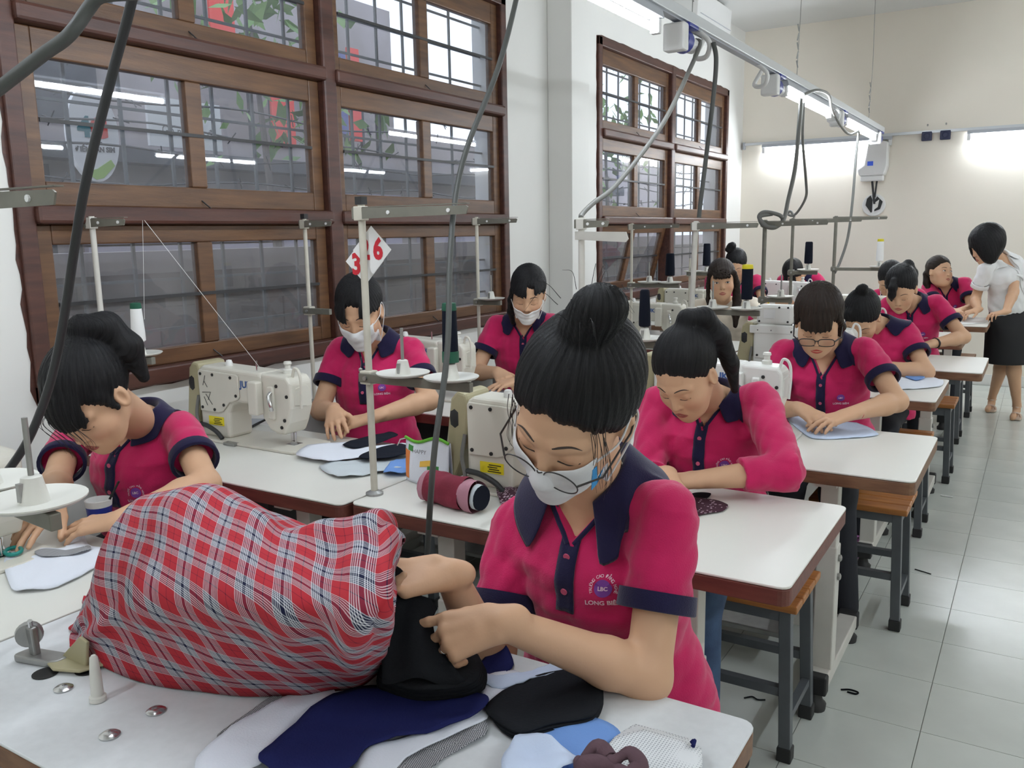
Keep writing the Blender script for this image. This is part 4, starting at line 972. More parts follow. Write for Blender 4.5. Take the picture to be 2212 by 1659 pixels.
    skin = [tor(T, L, secs, -.003)] + head + [rcone(nk0, nk1, nr + .006, nr, k=.03), rcone(N - tf * .01, S[0] + (S[0] - N) * -.12, .034, .034, k=.035), rcone(N - tf * .01, S[1] + (S[1] - N) * -.12, .034, .034, k=.035)]
    am = g('arm', 1.0)
    for i in (0, 1):
        m_ = E[i] + (Wr[i] - E[i]) * .28
        skin += [rcone(S[i], E[i], .038 * am, .0345 * am, k=.02), rcone(E[i], m_, .035 * am, .037 * am, k=.02), rcone(m_, Wr[i], .037 * am, .024 * am, k=.015)]
    tips = {}; boxes = []
    hl = hw((0, .005, -.03)); boxes.append((hl - .155 * hs, hl + .155 * hs))
    for i, nm in ((0, 'A'), (1, 'B')):
        hd = g('hand' + nm)
        if not hd: continue
        hp, tp = make_hand(Wr[i], hd['d'], hd['n'], 'R' if i == 0 else 'L', hd.get('sc', .97), hd.get('curl', (25, 30, 32, 36)), hd.get('spread', 1.0), hd.get('thumb', (0.62, 0.62, -0.30)), hd.get('tcurl', 20))
        skin += hp; tips[nm] = tp; tips['J' + nm] = make_hand.joints; c_ = Wr[i] + nz(hd['d']) * .075; boxes.append((c_ - .125, c_ + .125))
    extra = g('legs_skin', [])
    skin += extra
    allp = np.array([p.lo for p in skin]).min(0) - .02, np.array([p.hi for p in skin]).max(0) + .02
    # merge hand boxes when they overlap
    if len(boxes) == 3:
        (a0, a1), (b0, b1) = boxes[1], boxes[2]
        if (np.minimum(a1, b1) > np.maximum(a0, b0)).all():
            boxes = [boxes[0], (np.minimum(a0, b0), np.maximum(a1, b1))]
    root = empty('person', (C[0], C[1] + .1, 0)); tag(root, sp['label'], 'person'); R0 = np.array(root.location)
    sk = np.array(g('skin', SKIN))
    def colfn(V):
        c = np.tile(sk, (len(V), 1)); x, y, z = [np.asarray(q, float) for q in H.loc(V[:, 0], V[:, 1], V[:, 2])]; x, y, z = x / hs * 1.0, y / hs, z / hs
        return c
    V, Q = chunked(skin, boxes, allp[0], allp[1], hc, hf)
    def loc(V):
        return (V - C) @ np.stack([r, f, u]).T / hs
    def colfn(V):
        q = loc(V); c = np.tile(sk, (len(V), 1)); x, y, z = np.abs(q[:, 0]), q[:, 1], q[:, 2]
        fr_ = (y > .03) & (np.abs(z) < .13)
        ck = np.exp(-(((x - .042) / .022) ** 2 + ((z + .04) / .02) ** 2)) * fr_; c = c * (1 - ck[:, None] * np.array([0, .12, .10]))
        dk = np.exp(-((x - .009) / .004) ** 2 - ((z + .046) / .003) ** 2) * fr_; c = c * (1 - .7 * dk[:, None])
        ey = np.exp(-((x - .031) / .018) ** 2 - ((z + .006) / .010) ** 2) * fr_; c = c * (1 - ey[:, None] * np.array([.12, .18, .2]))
        return c
    body = mesh_obj('body', V, Q, 'skin', root, R0, {'Col': ('col', colfn)})
    def part(name, V, Q, m, parent=root, **k): return mesh_obj(name, V, Q, m, parent, R0, **k)
    def mbuild(mb, name, m, parent=root, **k):
        mb.v = [tuple(np.array(v) - R0) for v in mb.v]; return mb.build(name, m, parent, **k)
    # ---- facial features
    face = [p for p in head]
    gx_, gz_ = np.linspace(-.062, .062, 63), np.linspace(-.10, .045, 74); GX, GZ = np.meshgrid(gx_, gz_, indexing='ij')
    O_ = C + np.stack([GX.ravel(), np.full(GX.size, .15), GZ.ravel()], 1) * hs @ np.stack([r, f, u]); Hit = march(face, O_, -f, 40, .2 * hs)
    DEP = ((Hit - C) @ f / hs).reshape(GX.shape)
    def fpt(x, z, off=.0006):
        i = np.clip((x - gx_[0]) / (gx_[1] - gx_[0]), 0, 61.999); j = np.clip((z - gz_[0]) / (gz_[1] - gz_[0]), 0, 72.999); a, b = int(i), int(j); p_, q_ = i - a, j - b
        y = DEP[a, b] * (1 - p_) * (1 - q_) + DEP[a + 1, b] * p_ * (1 - q_) + DEP[a, b + 1] * (1 - p_) * q_ + DEP[a + 1, b + 1] * p_ * q_
        return hw((x, y, z)) + f * off
    eyes = g('eyes', 'down')
    for s_ in (-1, 1):
        if g('brows', True):
            P_ = [fpt(s_ * x, z, -.0003) for x, z in ((.013, .0165), (.024, .0195), (.036, .0195), (.048, .014))]
            mbuild(MB().tube(cat_spline(P_, 4), np.array([.0011, .0016, .0018, .0019, .0019, .0019, .0018, .0017, .0016, .0014, .0012, .0009, .0005]) * hs, 6), 'eyebrow', 'brow', smooth=60)
        if eyes == 'down':
            P_ = [fpt(s_ * x, z, -.0002) for x, z in ((.017, -.0125), (.025, -.0155), (.034, -.0158), (.046, -.0115))]
            mbuild(MB().tube(cat_spline(P_, 4), .0012 * hs, 5), 'eyelash', 'brow', smooth=60)
        elif eyes == 'open':
            gx = g('gaze', (0, 0)); n_ = 14; up = []; ring = []
            for j in range(n_):
                a = 2 * math.pi * j / n_; ring.append(fpt(s_ * .031 + .0125 * math.cos(a), -.0075 + .0052 * math.sin(a) * (1 if math.sin(a) > 0 else .8), .0005))
            mbuild(MB().add(ring + [np.mean(ring, 0) + f * .0015], [(j, (j + 1) % n_, n_) for j in range(n_)]), 'eye', 'eye_white', smooth=60)
            ring = [fpt(s_ * .031 + gx[0] * .005 + .0052 * math.cos(2 * math.pi * j / n_), -.0072 + gx[1] * .003 + .0048 * math.sin(2 * math.pi * j / n_), .0016) for j in range(n_)]
            mbuild(MB().add(ring + [np.mean(ring, 0) + f * .0012], [(j, (j + 1) % n_, n_) for j in range(n_)]), 'iris', 'iris', smooth=60)
            P_ = [fpt(s_ * x, z, .001) for x, z in ((.0185, -.0085), (.025, -.0035), (.033, -.0022), (.0445, -.0065))]
            mbuild(MB().tube(cat_spline(P_, 4), .0011 * hs, 5), 'eyelash', 'brow', smooth=60)
    if not g('mask'):
        for zt, zm, nm in ((-.0625, -.0700, 'upper_lip'), (-.0790, -.0712, 'lower_lip')):
            xs = np.linspace(-.0205, .0205, 13); G = []
            for a in np.linspace(0, 1, 5):
                row = []
                for x in xs:
                    w = 1 - (abs(x) / .0212) ** 2.0; bow = (.0012 * math.cos(x / .008 * 1.5) if nm == 'upper_lip' else 0)
                    row.append(fpt(x, zm + (zt - zm) * a * w + (bow * a * w), .0004 + .0010 * w * (1 - abs(2 * a - 1))))
                G.append(row)
            mbuild(MB().grid(np.array(G)), nm, g('lips', 'lips'), smooth=60)
    # ---- hair
    hm = g('hairmat', 'hair_black'); tie = np.array(g('tie', (0, -.085, .055)), float); hb = g('vol', 1.0)
    hl_ = g('hairline', (.9, .030))
    hp = [hell((0, -.0175, .034), (.0805 * hb, .1005 * hb, .0925 * hb), k=.01)]
    def cutfn(X, Y, Z):
        x, y, z = H.loc(X, Y, Z); x, y, z = x / hs * hs, y, z
        return ((y - hl_[0] * z - hl_[1] - .10 * (np.abs(x) > 2)) / math.sqrt(1 + hl_[0] ** 2) * hs + (.0014 * np.sin(x * 420) + .0022 * np.sin(x * 173 + 2) + 1.6 * np.clip(.045 - np.abs(x), 0, 1) ** 2 * 1.5) * hs).astype(F32)
    cut = Prim((-9,) * 3, (9,) * 3, cutfn, 'i', .020)
    hp.append(cut)
    for q in g('hair', []):
        if q[0] == 'e': hp.append(hell(q[1], q[2], k=q[3] if len(q) > 3 else .015))
        elif q[0] == 'c': hp += [rcone(hw(q[1][j]), hw(q[1][j + 1]), q[2][j] * hs, q[2][j + 1] * hs, k=.012) for j in range(len(q[1]) - 1)]
        elif q[0] == 's': hp.append(hell(q[1], q[2], 's', .008))
        elif q[0] == 'bangs':
            x0, x1, z0, z1 = q[1]
            def bfn(X, Y, Z, x0=x0, x1=x1, z0=z0, z1=z1):
                x, y, z = H.loc(X, Y, Z)
                e_ = lambda c, rr: (lambda k0, k1: k0 * (k0 - 1) / k1)(np.sqrt((x / rr[0]) ** 2 + ((y - c[1]) / rr[1]) ** 2 + ((z - c[2]) / rr[2]) ** 2) + 1e-6, np.sqrt((x / rr[0] ** 2) ** 2 + ((y - c[1]) / rr[1] ** 2) ** 2 + ((z - c[2]) / rr[2] ** 2) ** 2) + 1e-6)
                d_ = e_((0, .012, .008), (.073, .088, .088)); d_ = np.abs(d_ - .0025) - .0035
                rip = .0055 * np.abs(np.sin(x * 165 + 8 * z)) + .003 * np.sin(x * 420)
                return (np.maximum(np.maximum(d_, np.maximum(x0 - x, x - x1)), np.maximum(z0 + rip - z, z - z1)).clip(-1, 1) * hs + 0 * x + (y < 0) * .05).astype(F32)
            cc = hw((0, .08, .03)); hp.append(Prim(cc - .12 * hs, cc + .12 * hs, bfn, 'u', .004))
    def hsub(p): return p
    rid = g('ridge', .0016)
    lo = np.array([p.lo for p in hp if p.op == 'u']).min(0) - .02; hi = np.array([p.hi for p in hp if p.op == 'u']).max(0) + .02
    def huv(V):
        q = loc(V); d_ = q - tie; ax_ = nz(-tie + np.array([0, 0, .02])); e1 = nz(np.cross(ax_, [1, 0, 0.01])); e2 = np.cross(ax_, e1)
        a = np.arctan2(d_ @ e2, d_ @ e1); v = np.linalg.norm(d_, axis=1); return np.stack([a * 1.0, v * 3.0, 0 * v], 1)
    def ridgefn(X, Y, Z):
        x, y, z = H.loc(X, Y, Z); dx, dy, dz = x - tie[0], y - tie[1], z - tie[2]
        ax_ = nz(-tie + np.array([0, 0, .02])); e1 = nz(np.cross(ax_, [1, 0, 0.01])); e2 = np.cross(ax_, e1)
        a = np.arctan2(dx * e2[0] + dy * e2[1] + dz * e2[2], dx * e1[0] + dy * e1[1] + dz * e1[2]); return a
    Vh, Qh = polygonise(hp, lo, hi, max(hf, .0026))
    a_ = huv(Vh); nrm_d = gradp(hp, Vh, .003); nrm_d /= np.maximum(np.linalg.norm(nrm_d, axis=1)[:, None], 1e-6)
    Vh = Vh + nrm_d * (rid * (np.sin(a_[:, 0] * 34 + 3 * np.sin(a_[:, 1] * 9)) * .6 + np.sin(a_[:, 0] * 77 + 1.3) * .4))[:, None] * hs
    hair = part('hair', Vh, Qh, hm, attr={'hairuv': ('vec', huv)})
    st = g('strands', [])
    if st:
        b = MB()
        for P_, r_ in st: b.tube(cat_spline([hw(p) for p in P_], 5), np.linspace(r_, r_ * .3, (len(P_) - 1) * 5 + 1), 4, False)
        so = mbuild(b, 'loose_hair', 'hair_strand'); so['kind'] = 'stuff'
    # ---- shirt
    sm = g('shirt', 'polo_pink'); sl = g('sleeve', .60); inf = g('infl', .013); bot = g('bot', -.02)
    secs2 = [(a, w * (1.0 + .06 * (a < .5)), d_, yo) for a, w, d_, yo in secs]
    shirt = [tor(T, L, secs2, inf), rcone(N - tf * .01 - tu * .012, S[0] - (S[0] - N) * .10, .042, .046, k=.035), rcone(N - tf * .01 - tu * .012, S[1] - (S[1] - N) * .10, .042, .046, k=.035)]
    cuffs = []
    for i in (0, 1):
        a, b = S[i], E[i]; d_ = nz(b - a); Lu = np.linalg.norm(b - a)
        if sl < 1.01:
            e_ = a + d_ * Lu * sl; shirt += [rcone(a, a + d_ * Lu * sl * .5, .047 * am, .050 * am, k=.03), ccone(a + d_ * .02, e_ - d_ * .024, .048 * am, .0535 * am, k=.012)]
            cuffs.append((e_, d_))
        else:
            m_ = E[i] + (Wr[i] - E[i]) * min(1, sl - 1.0); shirt += [rcone(a, b, .054 * am, .050 * am, k=.03), ccone(b, m_, .050 * am, .045 * am, k=.02)]
            cuffs.append((m_, nz(Wr[i] - E[i])))
    fold = g('fold', .0032); ph = RNG.uniform(0, 6.28, 8); kd = [nz(tr * a + tu * b + tf * c) for a, b, c in ((.9, .5, .3), (-.8, .6, .4), (.4, .9, -.3), (-.5, .9, .2), (1, .1, .6))]
    def foldfn(base):
        f0 = base.fn
        def fn(X, Y, Z):
            d_ = f0(X, Y, Z); w = 0
            for q, k_ in enumerate(kd):
                s_ = X * k_[0] + Y * k_[1] + Z * k_[2]; o_ = X * kd[(q + 1) % 5][0] + Y * kd[(q + 1) % 5][1] + Z * kd[(q + 1) % 5][2]
                w = w + np.abs(np.sin(s_ * (36 + 9 * q) + 1.4 * np.sin(o_ * 17 + ph[q]) + ph[q]))
            return (d_ - fold * (w - 3.2) * .8).astype(F32)
        return Prim(base.lo - .01, base.hi + .01, fn, base.op, base.k)
    shirt = [foldfn(p) for p in shirt]
    vd, vw = g('vee', (.060, .038))
    if vd:
        def vfn(X, Y, Z):
            x, y, z = T.loc(X, Y, Z); s_ = L - z
            return np.maximum(np.maximum(np.abs(x) - vw * np.clip(1 - s_ / vd, -.2, 1.3), s_ - vd), -(y - .0)).astype(F32) * .8
        cc = N + tf * .08; shirt.append(Prim(cc - .2, cc + .2, vfn, 's', .003))
    hs_ = max(hc * .75, .0042)
    slo = np.array([p.lo for p in shirt if p.op == 'u']).min(0) - .02; shi = np.array([p.hi for p in shirt if p.op == 'u']).max(0) + .02
    Vs, Qs = polygonise(shirt, slo, shi, hs_)
    so = part('shirt', Vs, Qs, sm)
    cm = g('trim', 'polo_navy')
    if sl < 1.01 and g('cuff', True):
        for e_, d_ in cuffs:
            R_ = .0585 * am; b = MB()
            b.lathe([(R_ - .005, -.030), (R_ + .0025, -.030), (R_ + .0035, -.002), (R_ + .0015, .0), (R_ - .006, .0), (R_ - .007, -.03)], e_, 28, d_); b.f = b.f[:-2]; mbuild(b, 'cuff', cm, so, smooth=50)
    # collar
    if g('collar', True):
        th = np.linspace(-2.62, 2.62, 41); rows = []
        nu = nz(nk1 - nk0); nu = nz(nu * .5 + tu * .5); Nc = N + nu * g('cup', .028) - tf * .006; ck = g('collark', 1.0)
        for t in th:
            bk = math.cos(t / 2) ** 2; sd = math.sin(t) ** 2; dr = tr * math.sin(t) - tf * math.cos(t); fq = max(0.0, (abs(t) - 1.5) / 1.12)
            zt_ = .046 * bk + .020 * (1 - bk) - .042 * fq ** 1.3; ri = .057 + .005 * sd + .010 * fq
            ze = (-.018 - .022 * (1 - bk) - .052 * fq ** 1.1) * ck; ro_ = (.092 + .030 * sd + .018 * fq) * (1 + (ck - 1) * .35)
            rows.append([Nc + dr * (ri - .002) + nu * (zt_ - .04), Nc + dr * ri + nu * zt_, Nc + dr * (ri + .006) + nu * (zt_ + .004), Nc + dr * (ri + .014) + nu * (zt_ - .002), Nc + dr * (ri * .4 + ro_ * .6) + nu * (zt_ * .42 + ze * .58), Nc + dr * ro_ + nu * ze])
        G = np.array(rows); sh = G.shape; fl_ = G[:, 3:].reshape(-1, 3); fl_ = push_out(shirt, fl_, .0075, 5); G[:, 3:] = fl_.reshape(sh[0], 3, 3)
        co = mbuild(MB().grid(G), 'collar', cm, so, smooth=180, solid=.004, sub=1)
        # inner neckline facing of the vee
    if vd and g('placket', True):
        pl = g('plen', .15); G = []
        for s_ in np.linspace(vd - .012, vd - .012 + pl, 14):
            row = []
            for x in np.linspace(-.0165, .0165, 5): row.append(N - tu * s_ + tr * x + tf * .30)
            G.append(row)
        G = np.array(G); sh = G.shape; Pp = march(shirt, G.reshape(-1, 3), -tf, 60, .5) + tf * .0028; G = Pp.reshape(sh)
        po = mbuild(MB().grid(G), 'placket', cm, so, smooth=180, solid=.003)
        for q in (.25, .72):
            c_ = G[int(q * 13), 2] + tf * .002; mbuild(MB().lathe([(0, 0), (.0058, 0), (.0058, .002), (.0035, .0018), (0, .0018)], c_, 14, tf), 'button', g('btn', 'button_pink'), po, smooth=40)
        # vee edges
        for s_ in (-1, 1):
            ed = []
            for q in np.linspace(0, 1, 10):
                ed.append(N + tf * .30 + tr * s_ * (vw * (1 - q) + .006) - tu * (vd * q * 1.02))
            ed = march(shirt, np.array(ed), -tf, 60, .5) + tf * .001
            mbuild(MB().tube(ed, .0045, 6), 'neckband', cm, so, smooth=60)
    if g('logo', 2):
        lx, ls = g('logopos', (.070, .150)); b = MB(); base = N + tr * lx - tu * ls + tf * .3; lsz = g('logosz', 1.0)
        def put(vs, fs, m, nm, off=.0016):
            if len(vs) == 0: return
            P_ = np.array([base + tr * v[0] * lsz + tu * v[1] * lsz for v in vs]); P_ = march(shirt, P_, -tf, 60, .5) + tf * off
            mbuild(MB().add(P_, fs), nm, m, so)
        n_ = 28; 
        vs = [(0, 0)] + [(.0135 * math.cos(2 * math.pi * j / n_), .0135 * math.sin(2 * math.pi * j / n_)) for j in range(n_)]
        put(vs, [(0, 1 + j, 1 + (j + 1) % n_) for j in range(n_)], 'logo_purple', 'badge', .0012)
        v_, f_ = text_mesh('LONG BIÊN', .0105, .0003); put(v_ + np.array([0, -.0235, 0]), f_, 'logo_white', 'badge_lettering')
        v_, f_ = text_mesh('LBC', .0085, .0003); put(v_, f_, 'logo_white', 'badge_lettering', .0022)
        if g('logo', 2) >= 2:
            tx = 'TRƯỜNG CAO ĐẲNG NGHỀ'; k_ = len(tx)
            AV = []; AF = []
            for j, chx in enumerate(tx):
                if chx == ' ': continue
                v_, f_ = text_mesh(chx, .0062, .0001)
                if len(v_) == 0: continue
                a = math.radians(205 - 230 * (j + .5) / k_); c_ = np.array([math.cos(a), math.sin(a)]) * .0185; t_ = np.array([math.sin(a), -math.cos(a)]); n2 = np.array([math.cos(a), math.sin(a)])
                AF += [tuple(i + len(AV) for i in q) for q in f_]; AV += [tuple(c_ + t_ * v[0] + n2 * v[1]) for v in v_]
            put(AV, AF, 'logo_white', 'badge_lettering')
        if g('logo', 2) >= 2:
            ring = MB(); rr = []
            for kind in range(3):
                pass
    # ---- legs
    lg = g('legs')
    if lg:
        hipA, hipB = Pv - tr * .085 + tu * .03, Pv + tr * .085 + tu * .03; pr = [ell(T, (0, 0, .02), (.17 * tw, .125, .10), k=.03)]
        for hp_, kn, ft in ((hipA, lg['KA'], lg['FA']), (hipB, lg['KB'], lg['FB'])):
            kn = np.array(kn, float); ft = np.array(ft, float); pr += [rcone(hp_, kn, .082, .062, k=.04), rcone(kn, ft + np.array([0, 0, .10]), .060, .046, k=.03)]
        lo = np.array([p.lo for p in pr]).min(0) - .02; hi = np.array([p.hi for p in pr]).max(0) + .02
        Vl, Ql = polygonise(pr, lo, hi, max(hc, .009)); part('trousers', Vl, Ql, lg.get('m', 'trousers_dark'))
        for ft, fd in ((lg['FA'], lg.get('dA', tf)), (lg['FB'], lg.get('dB', tf))):
            ft = np.array(ft, float); fd = nz(np.array([fd[0], fd[1], 0])); pr = [rcone(ft + np.array([0, 0, .045]), ft + fd * .13 + np.array([0, 0, .03]), .042, .032, k=.02), rcone(ft + np.array([0, 0, .05]), ft + np.array([0, 0, .11]), .036, .036, k=.02)]
            pr.append(Prim((-9,) * 3, (9,) * 3, lambda X, Y, Z: (0 * X + 0 * Y + (.004 - Z)).astype(F32), 'i', .004))
            Vl, Ql = polygonise(pr, ft - .09 + np.array([0, 0, .06]) - np.array([.12, .12, .05]), ft + .25, .008); part('shoe', Vl, Ql, lg.get('shoe', 'shoe_black'))
    # ---- mask
    if g('mask'):
        mk = g('mask'); mm = mk.get('m', 'mask_fabric'); zt_, zb_ = mk.get('z', (-.018, -.112)); xw = mk.get('x', .062)
        G = []; base_ = [p for p in head[:6]] + [hcap((0, .076, -.02), (0, .096, -.045), .012, .016, k=.02), hcap((0, .078, -.07), (0, .072, -.10), .02, .02, k=.02)]
        nz_r, nx_c = 19, 25
        for i in range(nz_r):
            a = i / (nz_r - 1); row = []
            for j in range(nx_c):
                bx = -1 + 2 * j / (nx_c - 1); x = bx * xw * (1 - .10 * a); z = zt_ + (zb_ - zt_) * a + (.012 * bx * bx * (1 - 2 * a)) + mk.get('top', .0) * (1 - abs(bx)) * (1 - a)
                row.append(hw((x, .17, z)))
            G.append(row)
        G = np.array(G); sh = G.shape; Pm = march(base_, G.reshape(-1, 3), -f, 60, .25) + f * .0060
        ly = (Pm - C) @ f / hs; Pm = Pm + f[None, :] * (np.maximum(ly, .022) - ly)[:, None] * hs
        wv = np.repeat(np.sin(np.linspace(0, 1, nz_r) * 22) * .0011, nx_c); Pm += f * wv[:, None]
        mo = mbuild(MB().grid(Pm.reshape(sh)), 'face_mask', mm, smooth=180, solid=.0022, sub=1)
        Gm = Pm.reshape(sh)
        for s_, j in ((-1, 0), (1, nx_c - 1)):
            ear = hw((s_ * .079, -.012, .006)); P_ = [Gm[1, j], hw((s_ * .077, .025, -.010)), ear + u * .012, hw((s_ * .080, -.024, -.012)), hw((s_ * .077, -.005, -.045)), Gm[-2, j]]
            mbuild(MB().tube(cat_spline(P_, 6), .0015 * hs, 6), 'ear_loop', mm, mo, smooth=60)
        if mk.get('flap'):
            b = MB(); c0 = Gm[4, nx_c - 1]; b.add([c0 - f * .0 + u * .012, c0 + u * .012 - f * .009 + r * .002, c0 - u * .024 - f * .004 + r * .004, c0 - u * .03 + f * .006, c0 - u * .014 - f * .028 + r * .003, c0 - u * .004 - f * .034 + r * .004], [(0, 1, 2, 3), (3, 2, 5, 4)]); mbuild(b, 'blue_flap', 'flap_blue', mo, solid=.001)
    # ---- glasses
    gl = g('glasses')
    if gl:
        b = MB(); cz, cy, rx, rz, gx = gl.get('z', -.012), gl.get('y', .098), gl.get('rx', .023), gl.get('rz', .021), gl.get('gx', .030); sq = gl.get('sq', 1.0); fm = gl.get('m', 'lens_frame')
        go = empty('glasses', (0, 0, 0), 0, root)
        for s_ in (-1, 1):
            rim = []
            for j in range(32):
                a = 2 * math.pi * j / 32; ca, sa = math.cos(a), math.sin(a); ca = math.copysign(abs(ca) ** sq, ca); sa = math.copysign(abs(sa) ** sq, sa)
                rim.append(hw((s_ * gx + rx * ca, cy - .10 * abs(s_ * gx + rx * ca) ** 1.6 * 2.2 - gl.get('tilt', .15) * (-(rz * sa)) * .5, cz + rz * sa)))
            mbuild(MB().tube(rim + [rim[0]], gl.get('r', .0010) * hs, 6, False), 'rim', fm, go, smooth=60)
            mbuild(MB().add(rim + [np.mean(rim, 0)], [(j, (j + 1) % 32, 32) for j in range(32)]), 'lens', 'lens_glass', go)
            e0 = hw((s_ * (gx + rx), cy - .10 * (gx + rx) ** 1.6 * 2.2, cz + rz * .3)); e1 = hw((s_ * .078, cy - .030, cz + rz * .3)); e2 = hw((s_ * .081, .0, cz + .012)); e3 = hw((s_ * .079, -.02, -.004))
            mbuild(MB().tube([e0, e1, e2, e3], gl.get('r', .0010) * 1.5 * hs, 6), 'temple', fm, go, smooth=60)
        mbuild(MB().tube(cat_spline([hw((-gx + rx, cy - .004, cz + .005)), hw((0, cy + .003, cz + .009)), hw((gx - rx, cy - .004, cz + .005))], 4), gl.get('r', .0010) * hs, 6), 'bridge', fm, go, smooth=60)
    return dict(root=root, H=H, hw=hw, tips=tips, shirt=shirt, T=T, tr=tr, tu=tu, tf=tf, mbuild=mbuild, W=Wr, E=E, so=so)
mat('flap_blue', rgb(60, 150, 210), 0.6)
# ---------------------------------------------------------------- the people
def ik(S, W, hint, u=.250, f=.225):
    S, W, hint = np.array(S), np.array(W), np.array(hint); d = W - S; D_ = np.linalg.norm(d)
    if D_ > (u + f) * .985: k_ = D_ / ((u + f) * .985); u *= k_; f *= k_
    if D_ < abs(u - f) * 1.05 + .02: D_ = abs(u - f) * 1.05 + .02
    dn = nz(d); a = (u * u - f * f + D_ * D_) / (2 * D_); h_ = math.sqrt(max(u * u - a * a, 0)); hv = hint - S; hv = nz(hv - (hv @ dn) * dn)
    return S + dn * a + hv * h_
def J(**k): return {n: aty(*p) for n, p in k.items()}
def person(label, j, head, hands, legm=None, shoe='shoe_black', knees=None, **k):
    """j: pixel joints with depth; head: yaw, pitch, roll"""
    q = J(**j); N = q['N']; P = q.get('P', np.array([N[0] + (k.pop('px', 0)), N[1] + k.pop('py', .10), .56]))
    sp = dict(label=label, head=(q['C'], head), N=N, P=P, SA=q['SA'], SB=q['SB'], WA=q['WA'], WB=q['WB'])
    for i_, nm in ((0, 'A'), (1, 'B')):
        hd = hands[i_]
        if hd and not hd.get('free'):
            hp_, _ = make_hand(q['W' + nm], hd['d'], hd['n'], 'R' if i_ == 0 else 'L', hd.get('sc', .97), hd.get('curl', (25, 30, 32, 36)), hd.get('spread', 1.0), hd.get('thumb', (0.62, 0.62, -0.30)), hd.get('tcurl', 20))
            lo_ = min(p_.lo[2] for p_ in hp_[1:]); tgt = hd.get('on', ZT + .004); sp['W' + nm] = q['W' + nm] = q['W' + nm] + np.array([0, 0, tgt - lo_])
    ul, fl_ = k.pop('ul', .25), k.pop('fl', .225)
    sp['EA'] = ik(q['SA'], q['WA'], q['EA'], ul, fl_); sp['EB'] = ik(q['SB'], q['WB'], q['EB'], ul, fl_)
    sp['handA'], sp['handB'] = hands
    if knees is None: knees = dict(KA=P + np.array([-.10, -.38, -.03]), KB=P + np.array([.10, -.38, -.03]), FA=np.array([P[0] - .10, P[1] - .34, 0.0]), FB=np.array([P[0] + .11, P[1] - .36, 0.0]))
    knees.setdefault('m', legm or 'trousers_dark'); knees.setdefault('shoe', shoe); sp['legs'] = knees
    sp.update(k); return make_person(sp)
BUN = lambda c, r: [('e', c, (r, r * .95, r)), ('e', (c[0] + .012, c[1], c[2] + .014), (r * .8, r * .85, r * .75)), ('e', (c[0] - .010, c[1] + .01, c[2] - .016), (r * .95, r * .9, r * .6))]
flatA = dict(d=(.5, -.8, -.12), n=(.2, -.2, 1), curl=(8, 10, 12, 14)); flatB = dict(d=(-.6, -.75, -.12), n=(-.15, -.2, 1), curl=(8, 10, 12, 14))

# wisps of the woman with the big bun
wis = []
for k in range(20):
    s_ = -1 if k % 3 == 0 else 1; x0 = s_ * (.055 + .02 * random.random()); z0 = .03 + .03 * random.random()
    wis.append(([(x0, .055 + .01 * random.random(), z0), (x0 + s_ * .008 * random.random(), .062, z0 - .03), (x0 + s_ * .012 * random.random(), .06 + .01 * random.random(), z0 - .07 - .02 * random.random()), (x0 + s_ * .01 * random.random(), .055 + .02 * random.random(), z0 - .10 - .03 * random.random())], .0006))
for k in range(14):
    a = random.random() * 6.28; wis.append(([(.03 * math.cos(a), -.03 + .03 * math.sin(a), .16), (.05 * math.cos(a), -.03 + .05 * math.sin(a), .17 + .02 * random.random()), (.07 * math.cos(a), -.02 + .06 * math.sin(a), .15 + .03 * random.random())], .0005))
hero = person('seated woman with big bun, round glasses and white mask sorting black cloth',
    dict(C=(1245, 872, 1.07), N=(1275, 1062, 1.25), SA=(1120, 1138, 1.27), SB=(1442, 1112, 1.235), EA=(1090, 1330, 1.2), WA=(972, 1240, 1.03), EB=(1540, 1450, 1.22), WB=(1085, 1345, .985)),
    (-8, 36, -20), (dict(free=1, d=(-.62, -.72, .05), n=(-.35, .25, -.85), curl=(30, 36, 40, 44), thumb=(.8, .35, .35)), dict(free=1, d=(-.85, -.42, -.30), n=(.1, -.75, .65), curl=(6, 40, 46, 48), thumb=(.85, .30, -.25), tcurl=10)),
    hs=1.06, tie=(0, -.035, .105), hair=BUN((.016, -.036, .150), .034) + [('c', [(.004, -.03, .09), (.010, -.035, .125)], [.030, .024])], strands=wis, mask=dict(m='mask_fabric', z=(-.022, -.113), flap=True), glasses=dict(rx=.0245, rz=.0225, z=-.030, y=.106, gx=.0305, r=.0010), vol=1.035, hf=.0024, hc=.005, ridge=.0014, logopos=(.066, .104), logosz=1.05, fl=.25, tw=1.04, plen=.115, vee=(.050, .044), collark=1.4, cup=.042, py=.13)
PONY = lambda pts, rs: [('c', pts, rs)]
wl0 = [([(s_ * .03 + .01 * random.random(), .085, .045), (s_ * .04, .10, .01 + .02 * random.random()), (s_ * .035 + .02 * random.random(), .105, -.03), (s_ * .03, .10 + .02 * random.random(), -.06 - .02 * random.random())], .0008) for s_ in (-1.6, -1.2, -.8, -.4, 0, .4, .8) for _ in range(3)]
